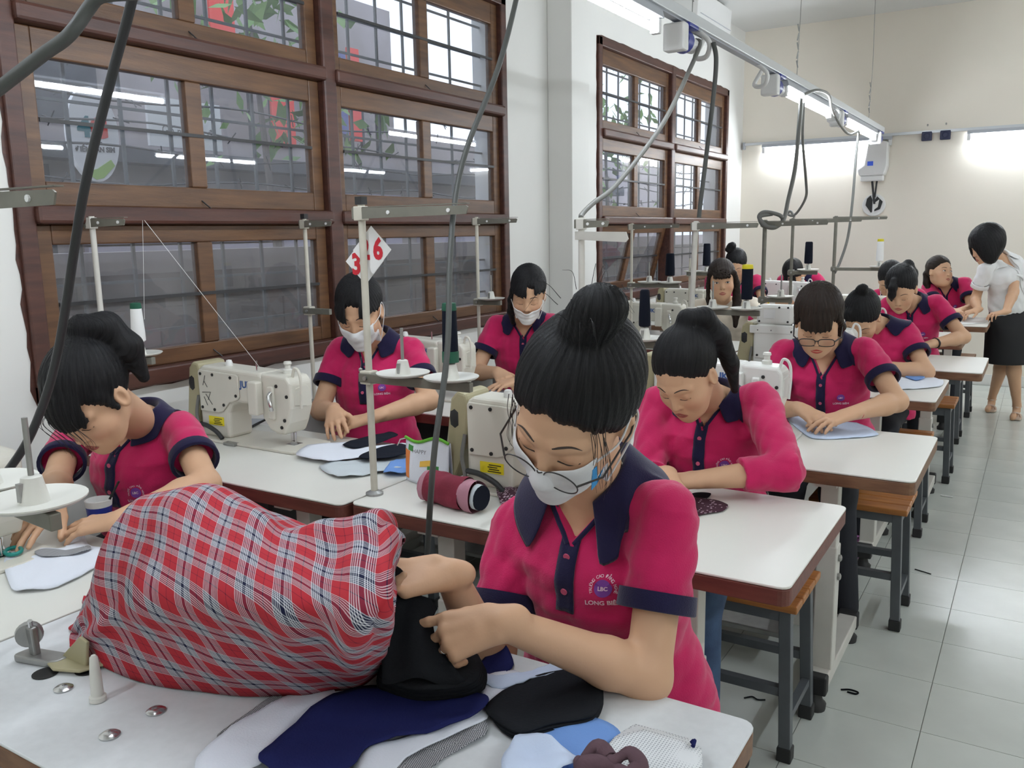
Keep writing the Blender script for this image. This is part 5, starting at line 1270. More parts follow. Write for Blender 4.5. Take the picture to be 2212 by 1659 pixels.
L0 = person('seated woman with ponytail bent over white cloth beside the wall',
    dict(C=(196, 852, 1.13), N=(300, 915, 1.40), SA=(150, 950, 1.38), SB=(392, 930, 1.44), EA=(95, 1060, 1.3), WA=(130, 1118, 1.09), EB=(520, 1100, 1.34), WB=(262, 1172, 1.12)),
    (16, 43, 4), (dict(d=(.2, -.8, -.40), n=(.1, -.4, .8), curl=(6, 8, 8, 10), spread=.6), dict(d=(-.85, -.40, -.16), n=(-.15, -.25, .95), curl=(6, 8, 10, 14))),
    tie=(0, -.065, .085), hair=PONY([(0, -.05, .09), (.01, -.095, .112), (.04, -.118, .085), (.068, -.105, .035), (.085, -.07, -.03)], [.024, .028, .034, .032, .012]) + [('bangs', (-.05, .05, .0, .08)), ('c', [(.06, .03, .03), (.071, .02, -.02)], [.014, .006])], strands=wl0, hf=.003, hc=.007, hs=1.04, vee=(.055, .038), py=.04)
R1 = person('seated woman in long pink sleeves leaning on her forearm over the table',
    dict(C=(1482, 803, 2.16), N=(1535, 868, 2.37), SA=(1420, 875, 2.36), SB=(1642, 868, 2.38), EA=(1390, 1010, 2.25), WA=(1440, 1082, 2.0), EB=(1765, 1040, 2.2), WB=(1512, 1066, 2.06)),
    (-10, 40, 2), (dict(d=(.2, -.9, -.1), n=(0, 0, 1)), dict(d=(-.9, -.35, -.12), n=(-.1, -.3, 1), curl=(10, 12, 14, 16))),
    sleeve=1.52, cuff=False, tie=(0, -.07, .075), hair=PONY([(0, -.04, .095), (.01, -.085, .112), (.038, -.112, .09), (.062, -.108, .03), (.078, -.085, -.05), (.082, -.05, -.12)], [.022, .026, .028, .028, .022, .010]), hairline=(.86, .026), hf=.0034, legm='jeans', ridge=.001, ul=.265, vee=(.055, .036), py=.02)
R2 = person('seated woman with fringe and dark rectangular glasses guiding pale blue cloth',
    dict(C=(1768, 690, 3.13), N=(1785, 752, 3.36), SA=(1692, 762, 3.35), SB=(1872, 760, 3.36), EA=(1660, 860, 3.25), WA=(1728, 882, 3.04), EB=(1950, 880, 3.2), WB=(1838, 898, 3.02)),
    (10, 30, 0), (dict(d=(.75, -.6, -.16), n=(.1, -.3, 1), curl=(8, 12, 16, 20)), dict(d=(-.7, -.6, -.22), n=(-.15, -.3, .9), curl=(8, 10, 12, 14))),
    tie=(0, -.03, .095), hairmat='hair_brown', hair=[('bangs', (-.055, .05, .012, .085)), ('c', [(.066, .03, .03), (.076, .0, -.03), (.072, -.02, -.08)], [.014, .014, .008]), ('c', [(-.066, .03, .03), (-.074, .0, -.02)], [.012, .006])],
    glasses=dict(rx=.0265, rz=.0165, z=-.026, y=.103, gx=.0315, r=.0017, sq=.62), lips='lips_red', vol=1.04, logo=1, shoe='shoe_white', knees=dict(KA=(-.74, 3.10, .52), KB=(-.56, 3.10, .52), FA=(-.72, 3.16, 0), FB=(-.515, 3.10, 0)), vee=(.078, .046), infl=.016, collark=1.2, cup=.034)
R3 = person('seated woman with a small topknot bowed low, arm flat on the table',
    dict(C=(1862, 682, 4.30), N=(1898, 705, 4.46), SA=(1832, 722, 4.45), SB=(1957, 715, 4.47), EA=(1820, 790, 4.4), WA=(1845, 808, 4.18), EB=(2030, 785, 4.4), WB=(1892, 796, 4.24)),
    (-6, 52, -4), (flatA, flatB), tie=(0, -.05, .10), hair=BUN((.0, -.055, .128), .026) + BUN((-.045, .045, .075), .020), logo=0, placket=False, vee=(.04, .03), hs=1.02, py=-.02, shoe='shoe_pink', knees=dict(KA=(-.78, 4.25, .52), KB=(-.58, 4.25, .52), FA=(-.75, 4.1, 0), FB=(-.63, 3.98, 0)))
R4 = person('seated woman with parted fringe and tied hair sewing behind the bowed woman',
    dict(C=(1946, 622, 5.22), N=(1968, 655, 5.43), SA=(1916, 662, 5.42), SB=(2024, 656, 5.44), EA=(1905, 730, 5.3), WA=(1945, 742, 5.12), EB=(2090, 735, 5.35), WB=(2012, 742, 5.18)),
    (-2, 34, 0), (flatA, flatB), tie=(0, -.06, .085), hair=[('c', [(-.02, .06, .09), (-.02, .095, .07), (-.025, .105, .03), (-.03, .10, -.005)], [.018, .022, .018, .008]), ('c', [(.01, -.06, .085), (.02, -.11, .07), (.035, -.13, .0), (.05, -.12, -.08)], [.022, .028, .028, .012])], logo=1, vee=(.05, .034), hs=1.04)
R5 = person('woman in pink seated behind the fringed woman, face hidden',
    dict(C=(1924, 604, 6.25), N=(1935, 640, 6.45), SA=(1895, 640, 6.43), SB=(1985, 640, 6.46), EA=(1890, 690, 6.35), WA=(1920, 705, 6.2), EB=(1995, 690, 6.35), WB=(1955, 705, 6.2)),
    (0, 38, 0), (flatA, flatB), logo=0, hair=PONY([(0, -.07, .05), (0, -.12, .02), (0, -.13, -.06)], [.02, .026, .012]))
R6 = person('seated woman with tied hair turning her face up towards the standing woman',
    dict(C=(2029, 586, 7.36), N=(2042, 613, 7.49), SA=(2006, 620, 7.47), SB=(2086, 613, 7.50), EA=(1998, 672, 7.38), WA=(2055, 683, 7.1), EB=(2105, 660, 7.42), WB=(2074, 681, 7.12)),
    (48, -8, -6), (dict(d=(.6, -.7, -.1), n=(0, 0, 1)), dict(d=(-.5, -.8, -.1), n=(0, 0, 1))), eyes='open', gaze=(.8, .6), tie=(0, -.08, .03), hair=PONY([(0, -.08, .03), (-.01, -.115, -.01), (-.015, -.11, -.08), (.0, -.09, -.15)], [.022, .028, .026, .014]), hairmat='hair_brown', logo=1, vee=(.075, .045), infl=.012)
L1 = person('seated woman in a grey-white mask with parted hair under the first window',
    dict(C=(777, 668, 2.32), N=(806, 742, 2.49), SA=(735, 758, 2.44), SB=(888, 758, 2.54), EA=(680, 870, 2.4), WA=(722, 905, 2.18), EB=(945, 890, 2.42), WB=(812, 912, 2.22)),
    (24, 30, 2), (dict(d=(.6, -.6, -.30), n=(-.1, -.4, .85), curl=(8, 10, 14, 16)), dict(d=(-.8, -.4, -.22), n=(-.1, -.3, .9), curl=(8, 10, 14, 16))),
    tie=(.02, -.0, .115), hair=[('bangs', (-.08, -.018, .004, .09)), ('bangs', (.028, .08, .018, .09)), ('c', [(-.068, .02, .02), (-.074, .01, -.04)], [.012, .006]), ('c', [(0, -.08, .03), (.0, -.10, -.04), (.02, -.09, -.10)], [.03, .03, .015])], mask=dict(m='mask_fabric', z=(-.026, -.116)), logo=1, hs=1.02, vee=(.075, .040), py=.0)
L2 = person('seated woman with a white mask pulled below her nose at the second masked table',
    dict(C=(1141, 632, 3.32), N=(1133, 696, 3.5), SA=(1072, 704, 3.44), SB=(1192, 700, 3.55), EA=(1010, 785, 3.4), WA=(1076, 815, 3.2), EB=(1220, 790, 3.4), WB=(1122, 822, 3.16)),
    (26, 24, -3), (dict(d=(.7, -.55, -.2), n=(0, -.4, .9), curl=(10, 14, 18, 20)), flatB), tie=(.02, .0, .115), hair=[('bangs', (-.08, .0, .022, .09)), ('bangs', (.03, .08, .03, .09)), ('c', [(-.066, .035, .03), (-.076, .02, -.03), (-.078, .0, -.10), (-.07, .0, -.16)], [.012, .014, .016, .010]), ('c', [(0, -.07, .05), (.0, -.10, -.02), (.02, -.09, -.08)], [.03, .03, .015])], mask=dict(m='mask_white', z=(-.045, -.112), x=.058), logo=0, vee=(.06, .04), py=.04)
CR = person('seated woman in a cream sweater with straight fringe gazing at the viewer',
    dict(C=(1559, 604, 5.45), N=(1562, 652, 5.58), SA=(1508, 664, 5.54), SB=(1626, 660, 5.62), EA=(1490, 725, 5.45), WA=(1525, 745, 5.25), EB=(1655, 705, 5.5), WB=(1698, 692, 5.28)),
    (20, 4, 3), (flatA, dict(d=(.7, -.7, -.1), n=(0, 0, 1))), shirt='sweater', collar=False, placket=False, vee=(0, 0), sleeve=1.95, cuff=False, logo=0, eyes='open', tie=(0, -.07, .07), hs=1.10, hair=[('bangs', (-.052, .052, .012, .085)), ('c', [(-.07, .03, .04), (-.079, .015, -.03), (-.082, .02, -.11), (-.08, .03, -.19)], [.014, .013, .012, .008]), ('c', [(.07, .03, .04), (.082, .0, -.03), (.085, .0, -.12), (.075, .03, -.20), (.07, .05, -.27)], [.016, .022, .026, .026, .014])], hairmat='hair_brown', lips='lips')
L5 = person('woman in pink with a high topknot behind the cream sweater',
    dict(C=(1590, 572, 6.95), N=(1596, 606, 7.1), SA=(1535, 606, 7.06), SB=(1635, 606, 7.12), EA=(1530, 645, 7.0), WA=(1560, 660, 6.75), EB=(1650, 645, 7.0), WB=(1615, 660, 6.75)),
    (10, 30, 0), (flatA, flatB), tie=(-.02, -.03, .1), hair=BUN((-.035, -.02, .145), .034), logo=0, hs=1.06, py=-.01)
L6 = person('far seated woman with a clipped topknot bending over her machine',
    dict(C=(1713, 592, 7.75), N=(1730, 598, 7.95), SA=(1690, 606, 7.93), SB=(1765, 602, 7.96), EA=(1684, 640, 7.85), WA=(1712, 655, 7.65), EB=(1785, 640, 7.85), WB=(1745, 655, 7.65)),
    (-5, 50, 0), (flatA, flatB), tie=(.0, -.04, .11), hair=[('e', (.01, -.05, .118), (.014, .014, .018)), ('bangs', (-.055, .055, -.01, .085))], logo=0, hs=1.08)

def bangle(P, W, E, m, nm, r=.030, t=.0018, off=.03):
    d_ = nz(np.array(E) - np.array(W)); c_ = np.array(W) + d_ * off; a_ = nz(np.cross(d_, [0, 0, 1])); b_ = np.cross(d_, a_)
    P['mbuild'](MB().tube([c_ + r * (a_ * math.cos(t_) + b_ * math.sin(t_) * .85) for t_ in np.linspace(0, 2 * math.pi, 25)], t, 6, False), nm, m, smooth=60)
bangle(R2, R2['W'][1], R2['E'][1], 'red_print', 'red_bracelet', .0275, .0016); bangle(R4, R4['W'][1], R4['E'][1], 'blacksc', 'black_bracelet', .030, .005)
kn_, dr_, rr_, ln_ = hero['tips']['JB'][2]; c_ = kn_ + dr_ * ln_ * .55; a_ = nz(np.cross(dr_, [0, 0, 1])); b_ = np.cross(dr_, a_)
hero['mbuild'](MB().tube([c_ + (rr_ * 1.03) * (a_ * math.cos(t_) + b_ * math.sin(t_)) for t_ in np.linspace(0, 2 * math.pi, 19)], .0011, 6, False), 'ring', 'silver', smooth=60)
pe = L1['T'].w((-.02, .0, 0)); Nn = np.array(L1['T'].w((-.012, .30, np.linalg.norm(L1['T'].o - aty(806, 742, 2.49)) - .085))); hit = march(L1['shirt'], np.array([Nn]), -L1['tf'], 60, .5)[0] + L1['tf'] * .003
L1['mbuild'](MB().lathe([(0, 0), (.009, 0), (.009, .003), (.004, .004), (0, .004)], hit, 6, L1['tf']), 'pendant', 'silver'); L1['mbuild'](MB().tube([hit, hit + L1['tu'] * .05 + L1['tr'] * .004], .0009, 5), 'chain', 'silver')
# ---------------------------------------------------------------- standing teacher
def teacher():
    q = J(C=(2131, 527, 7.20), N=(2158, 560, 7.33), SA=(2130, 578, 7.19), SB=(2192, 566, 7.42), EA=(2112, 640, 7.2), WA=(2112, 672, 7.05), EB=(2212, 640, 7.35), WB=(2172, 682, 7.02))
    P = np.array([-.165, 7.45, .86])
    sp = dict(label='standing woman in white short-sleeved blouse and black skirt leaning over papers', head=(q['C'], (-62, 26, 0)), N=q['N'], P=P, SA=q['SA'], SB=q['SB'])
    hands = {}
    for i_, nm, d_ in ((0, 'A', (-.75, -.6, -.2)), (1, 'B', (-.8, -.55, -.15))):
        hp_, _ = make_hand(q['W' + nm], d_, (0, 0, 1), 'R' if i_ == 0 else 'L'); lo_ = min(p_.lo[2] for p_ in hp_[1:]); q['W' + nm][2] += ZT + .004 - lo_; hands[nm] = dict(d=d_, n=(0, 0, 1))
    sp.update(WA=q['WA'], WB=q['WB'], EA=ik(q['SA'], q['WA'], q['EA'], .26, .23), EB=ik(q['SB'], q['WB'], q['EB'], .26, .23), handA=hands['A'], handB=hands['B'],
              shirt='blouse_white', trim='blouse_white', logo=0, btn='paper', sleeve=.62, infl=.022, vee=(.10, .036), plen=.22, hs=1.12, tie=(0, -.01, .12), vol=1.10, fold=.004,
              hair=[('e', (0, .0, -.005), (.098, .105, .105), .04), ('e', (.05, .03, -.05), (.05, .055, .075), .03), ('e', (-.05, .03, -.05), (.05, .055, .075), .03), ('s', (0, .115, -.06), (.046, .06, .085))], hairline=(.55, .045))
    fA, fB = atz(2140, 888, 0.0), atz(2194, 905, 0.0)
    legs = []
    for ft, sx in ((fA, -.085), (fB, .085)):
        kn = np.array([P[0] * .5 + ft[0] * .5, (P[1] + ft[1]) / 2 - .02, .46]); hp_ = P + np.array([sx, 0, -.05])
        legs += [rcone(hp_, kn, .075, .052, k=.03), rcone(kn + np.array([0, .012, -.1]), ft + np.array([0, .06, .10]), .050, .029, k=.02), rcone(kn, kn + np.array([0, .012, -.1]), .050, .050, k=.02),
                 rcone(ft + np.array([0, .06, .09]), ft + np.array([0, .05, .055]), .027, .026, k=.02), rcone(ft + np.array([0, .05, .05]), ft + np.array([-.02, -.08, .022]), .026, .022, k=.015)]
    sp['legs_skin'] = legs
    r = make_person(sp)
    mb = r['mbuild']; T_ = r['T']
    sk_ = [tor(Fr(P + np.array([0, 0, -.42]), np.cross(nz([r['tf'][0], r['tf'][1], 0]), [0, 0, 1]), nz([r['tf'][0], r['tf'][1], 0]), (0, 0, 1)), .50, [(0, .185, .15, 0), (.5, .195, .15, 0), (.8, .17, .125, 0), (1, .14, .105, 0)], .004)]
    lo = P - np.array([.3, .3, .5]); hi = P + np.array([.3, .3, .16]); V, Q = polygonise(sk_, lo, hi, .011); mesh_obj('skirt', V, Q, 'skirt_black', r['root'], np.array(r['root'].location))
    for ft in (fA, fB):
        so_ = MB().prism([(-.035, .06), (.035, .06), (.04, -.05), (.03, -.10), (-.03, -.10), (-.04, -.05)], ft + np.array([0, .03, .004]), (1, 0, 0), (0, 1, 0), .018); mb(so_, 'sandal_sole', 'sandal', bevel=0.004)
        mb(MB().cyl(ft + np.array([0, .075, 0.0]), ft + np.array([0, .075, .05]), .012, .022, 10), 'sandal_heel', 'sandal')
        mb(MB().tube(cat_spline([ft + np.array(v) for v in ((-.034, -.03, .02), (-.02, -.03, .048), (.02, -.03, .048), (.034, -.03, .02))], 5), .009, 6), 'sandal_strap', 'sandal', smooth=60)
        mb(MB().tube(cat_spline([ft + np.array(v) for v in ((-.03, .06, .085), (0, .028, .085), (.03, .06, .085), (0, .09, .088), (-.03, .06, .085))], 5), .005, 6), 'ankle_strap', 'sandal', smooth=60)
mat('skirt_black', (0.012, 0.012, 0.014), 0.8); mat('sandal', rgb(214, 190, 172), 0.5)


teacher()
# ---- cloth and small things
def smooth_noise(x, y, s=0): return math.sin(x * 31 + s) * math.cos(y * 27 + s * 1.7) * .5 + math.sin(x * 67 + y * 53 + s * 2.3) * .3 + math.sin(y * 91 - x * 40 + s) * .2
def cloth(name, px, m, label, cat='cloth', z=ZT + .001, amp=.003, thick=.0016, rings=7, lift=None, jag=.0, seed=0, nsub=5, group=None, z_up=0.0, parent=None, curv=.75):
    P = np.array([atz(x, y, z) for x, y in px]); n = len(P); D_ = []
    for i in range(n):
        for t in np.linspace(0, 1, nsub, endpoint=False):
            p0, p1, p2, p3 = P[i - 1], P[i], P[(i + 1) % n], P[(i + 2) % n]; ln = p1 * (1 - t) + p2 * t
            cv = .5 * (2 * p1 + (p2 - p0) * t + (2 * p0 - 5 * p1 + 4 * p2 - p3) * t * t + (3 * p1 - p0 - 3 * p2 + p3) * t ** 3); D_.append(ln * (1 - curv) + cv * curv)
    D_ = np.array(D_); c = D_.mean(0); n = len(D_)
    if jag: D_ += np.concatenate([RNG.normal(size=(n, 2)) * jag, np.zeros((n, 1))], 1)
    vs = [tuple(c)]; fs = []
    for k in range(1, rings + 1): vs += [tuple(c + (d - c) * k / rings) for d in D_]
    for i in range(n): fs.append((0, 1 + i, 1 + (i + 1) % n))
    for k in range(rings - 1):
        for i in range(n): a = 1 + k * n; b = a + n; fs.append((a + i, b + i, b + (i + 1) % n, a + (i + 1) % n))
    out = []
    for v in vs:
        h = amp * (1 + smooth_noise(v[0] * 1.2, v[1] * 1.2, seed)) + z_up
        if lift: h += lift(v)
        out.append((v[0], v[1], z + max(h, 0) + thick * .5))
    o = MB().add(out, fs).build(name, m, parent, smooth=180, solid=thick)
    if label: tag(o, label, cat, group)
    return o
def plaidmat():
    m = bpy.data.materials.new('plaid'); m.use_nodes = True; nt = m.node_tree; b = nt.nodes['Principled BSDF']; b.inputs['Roughness'].default_value = .85; b.inputs['Specular IOR Level'].default_value = .2
    tc = nt.nodes.new('ShaderNodeTexCoord'); sx = nt.nodes.new('ShaderNodeSeparateXYZ'); nt.links.new(tc.outputs['UV'], sx.inputs[0])
    red, navy, white, dark = (*rgb(172, 44, 54), 1), (*rgb(24, 27, 58), 1), (*rgb(214, 214, 220), 1), (*rgb(70, 22, 48), 1)
    outs = []
    for ch in ('X', 'Y'):
        mm = nt.nodes.new('ShaderNodeMath'); mm.operation = 'MULTIPLY'; mm.inputs[1].default_value = 1 / .074; nt.links.new(sx.outputs[ch], mm.inputs[0])
        fr = nt.nodes.new('ShaderNodeMath'); fr.operation = 'FRACT'; nt.links.new(mm.outputs[0], fr.inputs[0])
        r = nt.nodes.new('ShaderNodeValToRGB'); cr = r.color_ramp; cr.interpolation = 'CONSTANT'; st = [(0, red), (.235, dark), (.255, red), (.49, white)]
        p = .49
        for k in range(4): st += [(p + .022, navy), (p + .046, white)]; p += .046
        st += [(p + .022, navy)]; p += .022 + .10; st += [(p, white)]
        for k in range(4): st += [(p + .022, navy), (p + .046, white)]; p += .046
        st += [(p + .022, red)]
        for k, (pos, c) in enumerate(st):
            e = cr.elements[k] if k < 2 else cr.elements.new(min(pos, .999)); e.position = min(pos, .999); e.color = c
        nt.links.new(fr.outputs[0], r.inputs['Fac']); outs.append(r.outputs['Color'])
    mx = nt.nodes.new('ShaderNodeMix'); mx.data_type = 'RGBA'; mx.inputs['Factor'].default_value = .5; nt.links.new(outs[0], mx.inputs['A']); nt.links.new(outs[1], mx.inputs['B'])
    nt.links.new(mx.outputs['Result'], b.inputs['Base Color']); MATS['plaid'] = m
plaidmat()
def draped(stations, label, ns=90, nv=64, wr=.006, name='machine_cover', seed=0, thick=.002):
    """stations: list of cross-section polylines (same count) of world points; cloth surface lofted through them"""
    S = np.array(stations, float); m, k = S.shape[:2]
    A = np.stack([cat_spline(S[:, j], max(2, ns // (m - 1))) for j in range(k)], 1)       # along length
    B = np.stack([cat_spline(A[i], max(2, nv // (k - 1))) for i in range(len(A))], 0)     # across
    n0, n1 = B.shape[:2]
    U = np.zeros((n0, n1)); Vv = np.zeros((n0, n1))
    U[1:] = np.cumsum(np.linalg.norm(np.diff(B, axis=0), axis=2), 0); Vv[:, 1:] = np.cumsum(np.linalg.norm(np.diff(B, axis=1), axis=2), 1)
    U = U.mean(1)[:, None] * .35 + U * .65
    du = np.gradient(B, axis=0); dv = np.gradient(B, axis=1); N_ = np.cross(du, dv); N_ /= np.maximum(np.linalg.norm(N_, axis=2)[..., None], 1e-9)
    i_, j_ = np.meshgrid(np.linspace(0, 1, n0), np.linspace(0, 1, n1), indexing='ij')
    w = np.sin(i_ * 41 + 3 * np.sin(j_ * 5 + seed) + seed) * .45 + np.sin(i_ * 23 - j_ * 14 + 2 * np.sin(j_ * 9 + i_ * 7)) * .5 + np.abs(np.sin(i_ * 15 + j_ * 11 + 1)) * .6 - .4 + np.sin(j_ * 38 + i_ * 9) * .15
    B = B + N_ * (w * wr * np.clip(np.sin(np.pi * j_) * 1.6, .25, 1))[..., None]
    B[..., 2] = np.maximum(B[..., 2], ZT + .003)
    mb = MB().grid(B); me = bpy.data.meshes.new(name); me.from_pydata(mb.v, [], mb.f); me.update(); uv = me.uv_layers.new(name='UVMap')
    li = np.zeros(len(me.loops), np.int32); me.loops.foreach_get('vertex_index', li); F = np.stack([U.ravel(), Vv.ravel()], 1)[li]; uv.data.foreach_set('uv', F.astype(F32).ravel())
    o = link(name, me, 'plaid', None, 180, solid=thick); tag(o, label, 'cover'); return o
def sec(hem, near, ridge, far_y):
    h = atz(hem[0], hem[1], ZT + .004); n = aty(near[0], near[1], near[2]); r = aty(ridge[0], ridge[1], ridge[2]); fx = aty(ridge[0] - 25, ridge[1] + 60, far_y)[0]; f_ = np.array([fx, far_y, ZT + min(.12, (r[2] - ZT) * .35)]); g_ = np.array([fx - .02, far_y + .02, ZT + .004])
    return [h, h * .45 + n * .55 + np.array([0, 0, -.004]), n, n * .4 + r * .6 + np.array([0, -.012, .012]), r, (r + f_) / 2 + np.array([0, .03, .03]), f_, g_]
HY = atz(400, 1490, ZT)[1]
cov = draped([sec((148, 1396), (158, 1372), (172, 1345, .80), .86) if False else [atz(150, 1396, ZT + .004), aty(152, 1385, .79), aty(156, 1372, .80), aty(162, 1355, .82), aty(170, 1340, .84), aty(176, 1335, .86), aty(182, 1338, .88), aty(186, 1345, .90)],
    sec((200, 1428), (205, 1330, .735), (235, 1190, .84), .90), sec((270, 1460), (270, 1270, .715), (292, 1082, .88), .97), sec((400, 1490), (385, 1290, .69), (400, 1058, .87), 1.04), sec((530, 1503), (515, 1300, .675), (520, 1078, .86), 1.03),
    sec((640, 1505), (630, 1310, .67), (610, 1132, .85), 1.02), sec((720, 1492), (725, 1330, .665), (705, 1132, .84), 1.01), sec((790, 1478), (805, 1340, .67), (790, 1108, .84), 1.0), sec((828, 1440), (845, 1300, .70), (848, 1120, .85), 1.0),
    [atz(838, 1420, ZT + .004), aty(850, 1340, .76), aty(856, 1270, .78), aty(862, 1200, .82), aty(864, 1165, .86), aty(856, 1180, .90), aty(846, 1240, .94), aty(835, 1290, .96)]],
    'red plaid cloth cover over the machine on the pale grey table', ns=108, wr=.0075, seed=.7)
# covered machine body beneath (seen only at the foot)
o = empty('covered_machine', (-1.1, .86, ZT)); tag(o, 'sewing machine hidden under the red plaid cover, beige hinge showing', 'sewing machine')
MB().box((-.16, -.05, .004), (-.02, .05, .17)).build('column', 'machine', o, bevel=0.01); MB().box((-.16, -.045, .13), (.22, .045, .19)).build('arm', 'machine', o, bevel=0.012); MB().box((.16, -.04, .05), (.24, .04, .18)).build('head', 'machine', o, bevel=0.01)
# fittings on the pale grey table
hg = atz(150, 1440, ZT + .001); o = empty('hinge', hg - np.array([-1.1, .86, ZT]), 0, bpy.data.objects['covered_machine'])
MB().prism([(-.05, -.015), (.0, -.028), (.045, -.01), (.06, .03), (.02, .05), (-.02, .03)], (0, 0, .004), (1, 0, 0), (0, 1, 0), .006).build('plate', 'belt_guard', o, bevel=0.003)
MB().prism([(-.03, 0), (.04, 0), (.05, .045), (.03, .05)], (0, .01, .008), (1, 0, 0), (0, 0, 1), .006).build('rib', 'belt_guard', o, bevel=0.002)
T0 = bpy.data.objects['sewing_table']; T0L = np.array(T0.location)
for k, p in enumerate(((98, 1455), (190, 1447))): MB().lathe([(0, 0), (.02, .0), (.02, .0012), (0, .0012)], atz(*p, ZT + .0006) - T0L, 22).build('cable_hole', 'blacksc', T0)
for k, p in enumerate(((137, 1487), (337, 1536), (237, 1588))):
    s_ = empty('stud', atz(*p, ZT + .0008) - T0L, 0, T0)
    MB().lathe([(.0145, 0), (.0145, .0012), (.010, .0042), (.004, .0055), (0, .0056)], (0, 0, 0), 22).build('dome', 'chrome', s_, smooth=50)
    MB().lathe([(.002, 0), (.002, .0008)], (0, 0, .0052), 8).build('pip', 'steel_dull', s_)
s_ = empty('head_rest_peg', atz(212, 1512, ZT + .0008) - T0L, 0, T0)
MB().lathe([(.0125, 0), (.0125, .007), (.0095, .009), (.0085, .04), (.0058, .070), (.003, .0735), (0, .074)], (0, 0, 0), 18).build('peg_body', 'plastic_disc', s_, smooth=40)
bw = empty('bobbin_winder', atz(78, 1425, ZT + .0008)); tag(bw, 'grey metal bobbin winder screwed to the pale grey table', 'bobbin winder')
MB().prism(rrect(-.03, .06, -.018, .018, .012), (0, 0, 0), (1, .25, 0), (0, 1, 0), .012).build('foot', 'steel_dull', bw, bevel=0.003)
MB().lathe([(.006, -.008), (.020, -.008), (.022, 0), (.020, .008), (.006, .008)], (-.008, -.002, .045), 20, (.8, -.6, 0)).build('wheel', 'steel_dull', bw, smooth=40)
MB().bar((0, 0, .01), (.004, -.004, .062), .012, .018, (1, 0, 0)).build('bracket', 'steel_dull', bw, bevel=0.003); MB().cyl((.004, -.004, .06), (.01, -.008, .075), .004, n=8).build('finger', 'chrome', bw)
# cloth heap on the pale grey table
def checkmat(name, c1, c2, sc):
    m = mat(name, c1, .85); nt = m.node_tree; tc = nt.nodes.new('ShaderNodeTexCoord'); ck = nt.nodes.new('ShaderNodeTexChecker'); ck.inputs['Scale'].default_value = sc; ck.inputs['Color1'].default_value = (*c1, 1); ck.inputs['Color2'].default_value = (*c2, 1)
    mp = nt.nodes.new('ShaderNodeMapping'); mp.inputs['Rotation'].default_value = (0, 0, .5); nt.links.new(tc.outputs['Object'], mp.inputs['Vector']); nt.links.new(mp.outputs['Vector'], ck.inputs['Vector']); nt.links.new(ck.outputs['Color'], nt.nodes['Principled BSDF'].inputs['Base Color'])
checkmat('check_grey', rgb(60, 62, 70), rgb(190, 190, 192), 520)
mat('cloth_navy', rgb(34, 38, 86), .9, bump=.2, bscale=300, spec=.1); mat('cloth_white', rgb(226, 230, 240), .9, bump=.2, bscale=300); mat('cloth_black', (0.010, 0.011, 0.013), .9, bump=.3, bscale=200, spec=.12)
mat('cloth_charcoal', rgb(34, 36, 40), .9, bump=.3, bscale=200, spec=.1); mat('cloth_blue', rgb(112, 152, 214), .9, bump=.2, bscale=300); mat('cloth_pale', rgb(200, 213, 236), .9, bump=.2, bscale=300); mat('cloth_brown', rgb(92, 68, 76), .9, bump=.3, bscale=150)
mat('cloth_denim', rgb(30, 34, 44), .95, bump=.3, bscale=200, spec=.1); mat('cloth_grey', rgb(196, 204, 208), .9, bump=.2, bscale=200); mat('cloth_mauve', rgb(178, 128, 142), .9, bump=.2, bscale=200); mat('cloth_maroon', rgb(122, 30, 52), .8, var=.15, vscale=14, bump=.3, bscale=120)
cloth('cloth_piece', [(470, 1590), (560, 1530), (600, 1500), (640, 1512), (600, 1545), (520, 1600), (490, 1612)], 'check_grey', 'narrow grey checked cloth strip by the plaid hem', z=ZT + .001, seed=1)
cloth('cloth_piece', [(425, 1640), (500, 1578), (640, 1500), (720, 1498), (715, 1530), (640, 1590), (560, 1660), (440, 1700)], 'cloth_white', 'white cloth piece spread beneath the navy fabric', z=ZT + .004, amp=.004, seed=2)
cloth('cloth_piece', [(790, 1690), (850, 1640), (950, 1600), (1040, 1562), (1050, 1592), (960, 1640), (900, 1690)], 'check_grey', 'fine grey checked cloth strip under the white piece', z=ZT + .001, seed=3)
cloth('cloth_piece', [(760, 1690), (790, 1622), (900, 1590), (1035, 1530), (1052, 1556), (960, 1602), (850, 1655), (830, 1690)], 'cloth_white', 'white ribbed cloth strip along the navy fabric edge', z=ZT + .006, amp=.003, seed=4)
cloth('cloth_piece', [(560, 1640), (640, 1570), (720, 1508), (800, 1488), (930, 1490), (1048, 1512), (1045, 1538), (950, 1582), (800, 1618), (760, 1665), (620, 1690), (580, 1665)], 'cloth_navy', 'navy blue fabric spread across the white pieces', z=ZT + .011, amp=.005, thick=.003, seed=5)
cloth('cloth_piece', [(1030, 1445), (1085, 1395), (1110, 1440), (1075, 1470), (1040, 1500)], 'cloth_navy', 'small navy offcut behind the black stack', z=ZT + .001, seed=6)
cloth('cloth_piece', [(1045, 1470), (1110, 1450), (1140, 1475), (1080, 1530), (1045, 1530)], 'cloth_white', 'white offcut between black stack and black oval', z=ZT + .003, seed=7)
cloth('cloth_piece', [(1180, 1450), (1215, 1425), (1240, 1432), (1205, 1462)], 'cloth_charcoal', 'small charcoal offcut near her elbow', z=ZT + .001, seed=9)
cloth('cloth_strip', [(1045, 1462), (1100, 1470), (1180, 1448), (1245, 1436), (1240, 1448), (1180, 1470), (1100, 1492), (1050, 1485)], 'cloth_pale', 'torn pale blue strip curving beside the black oval', z=ZT + .006, amp=.007, jag=.0015, seed=8)
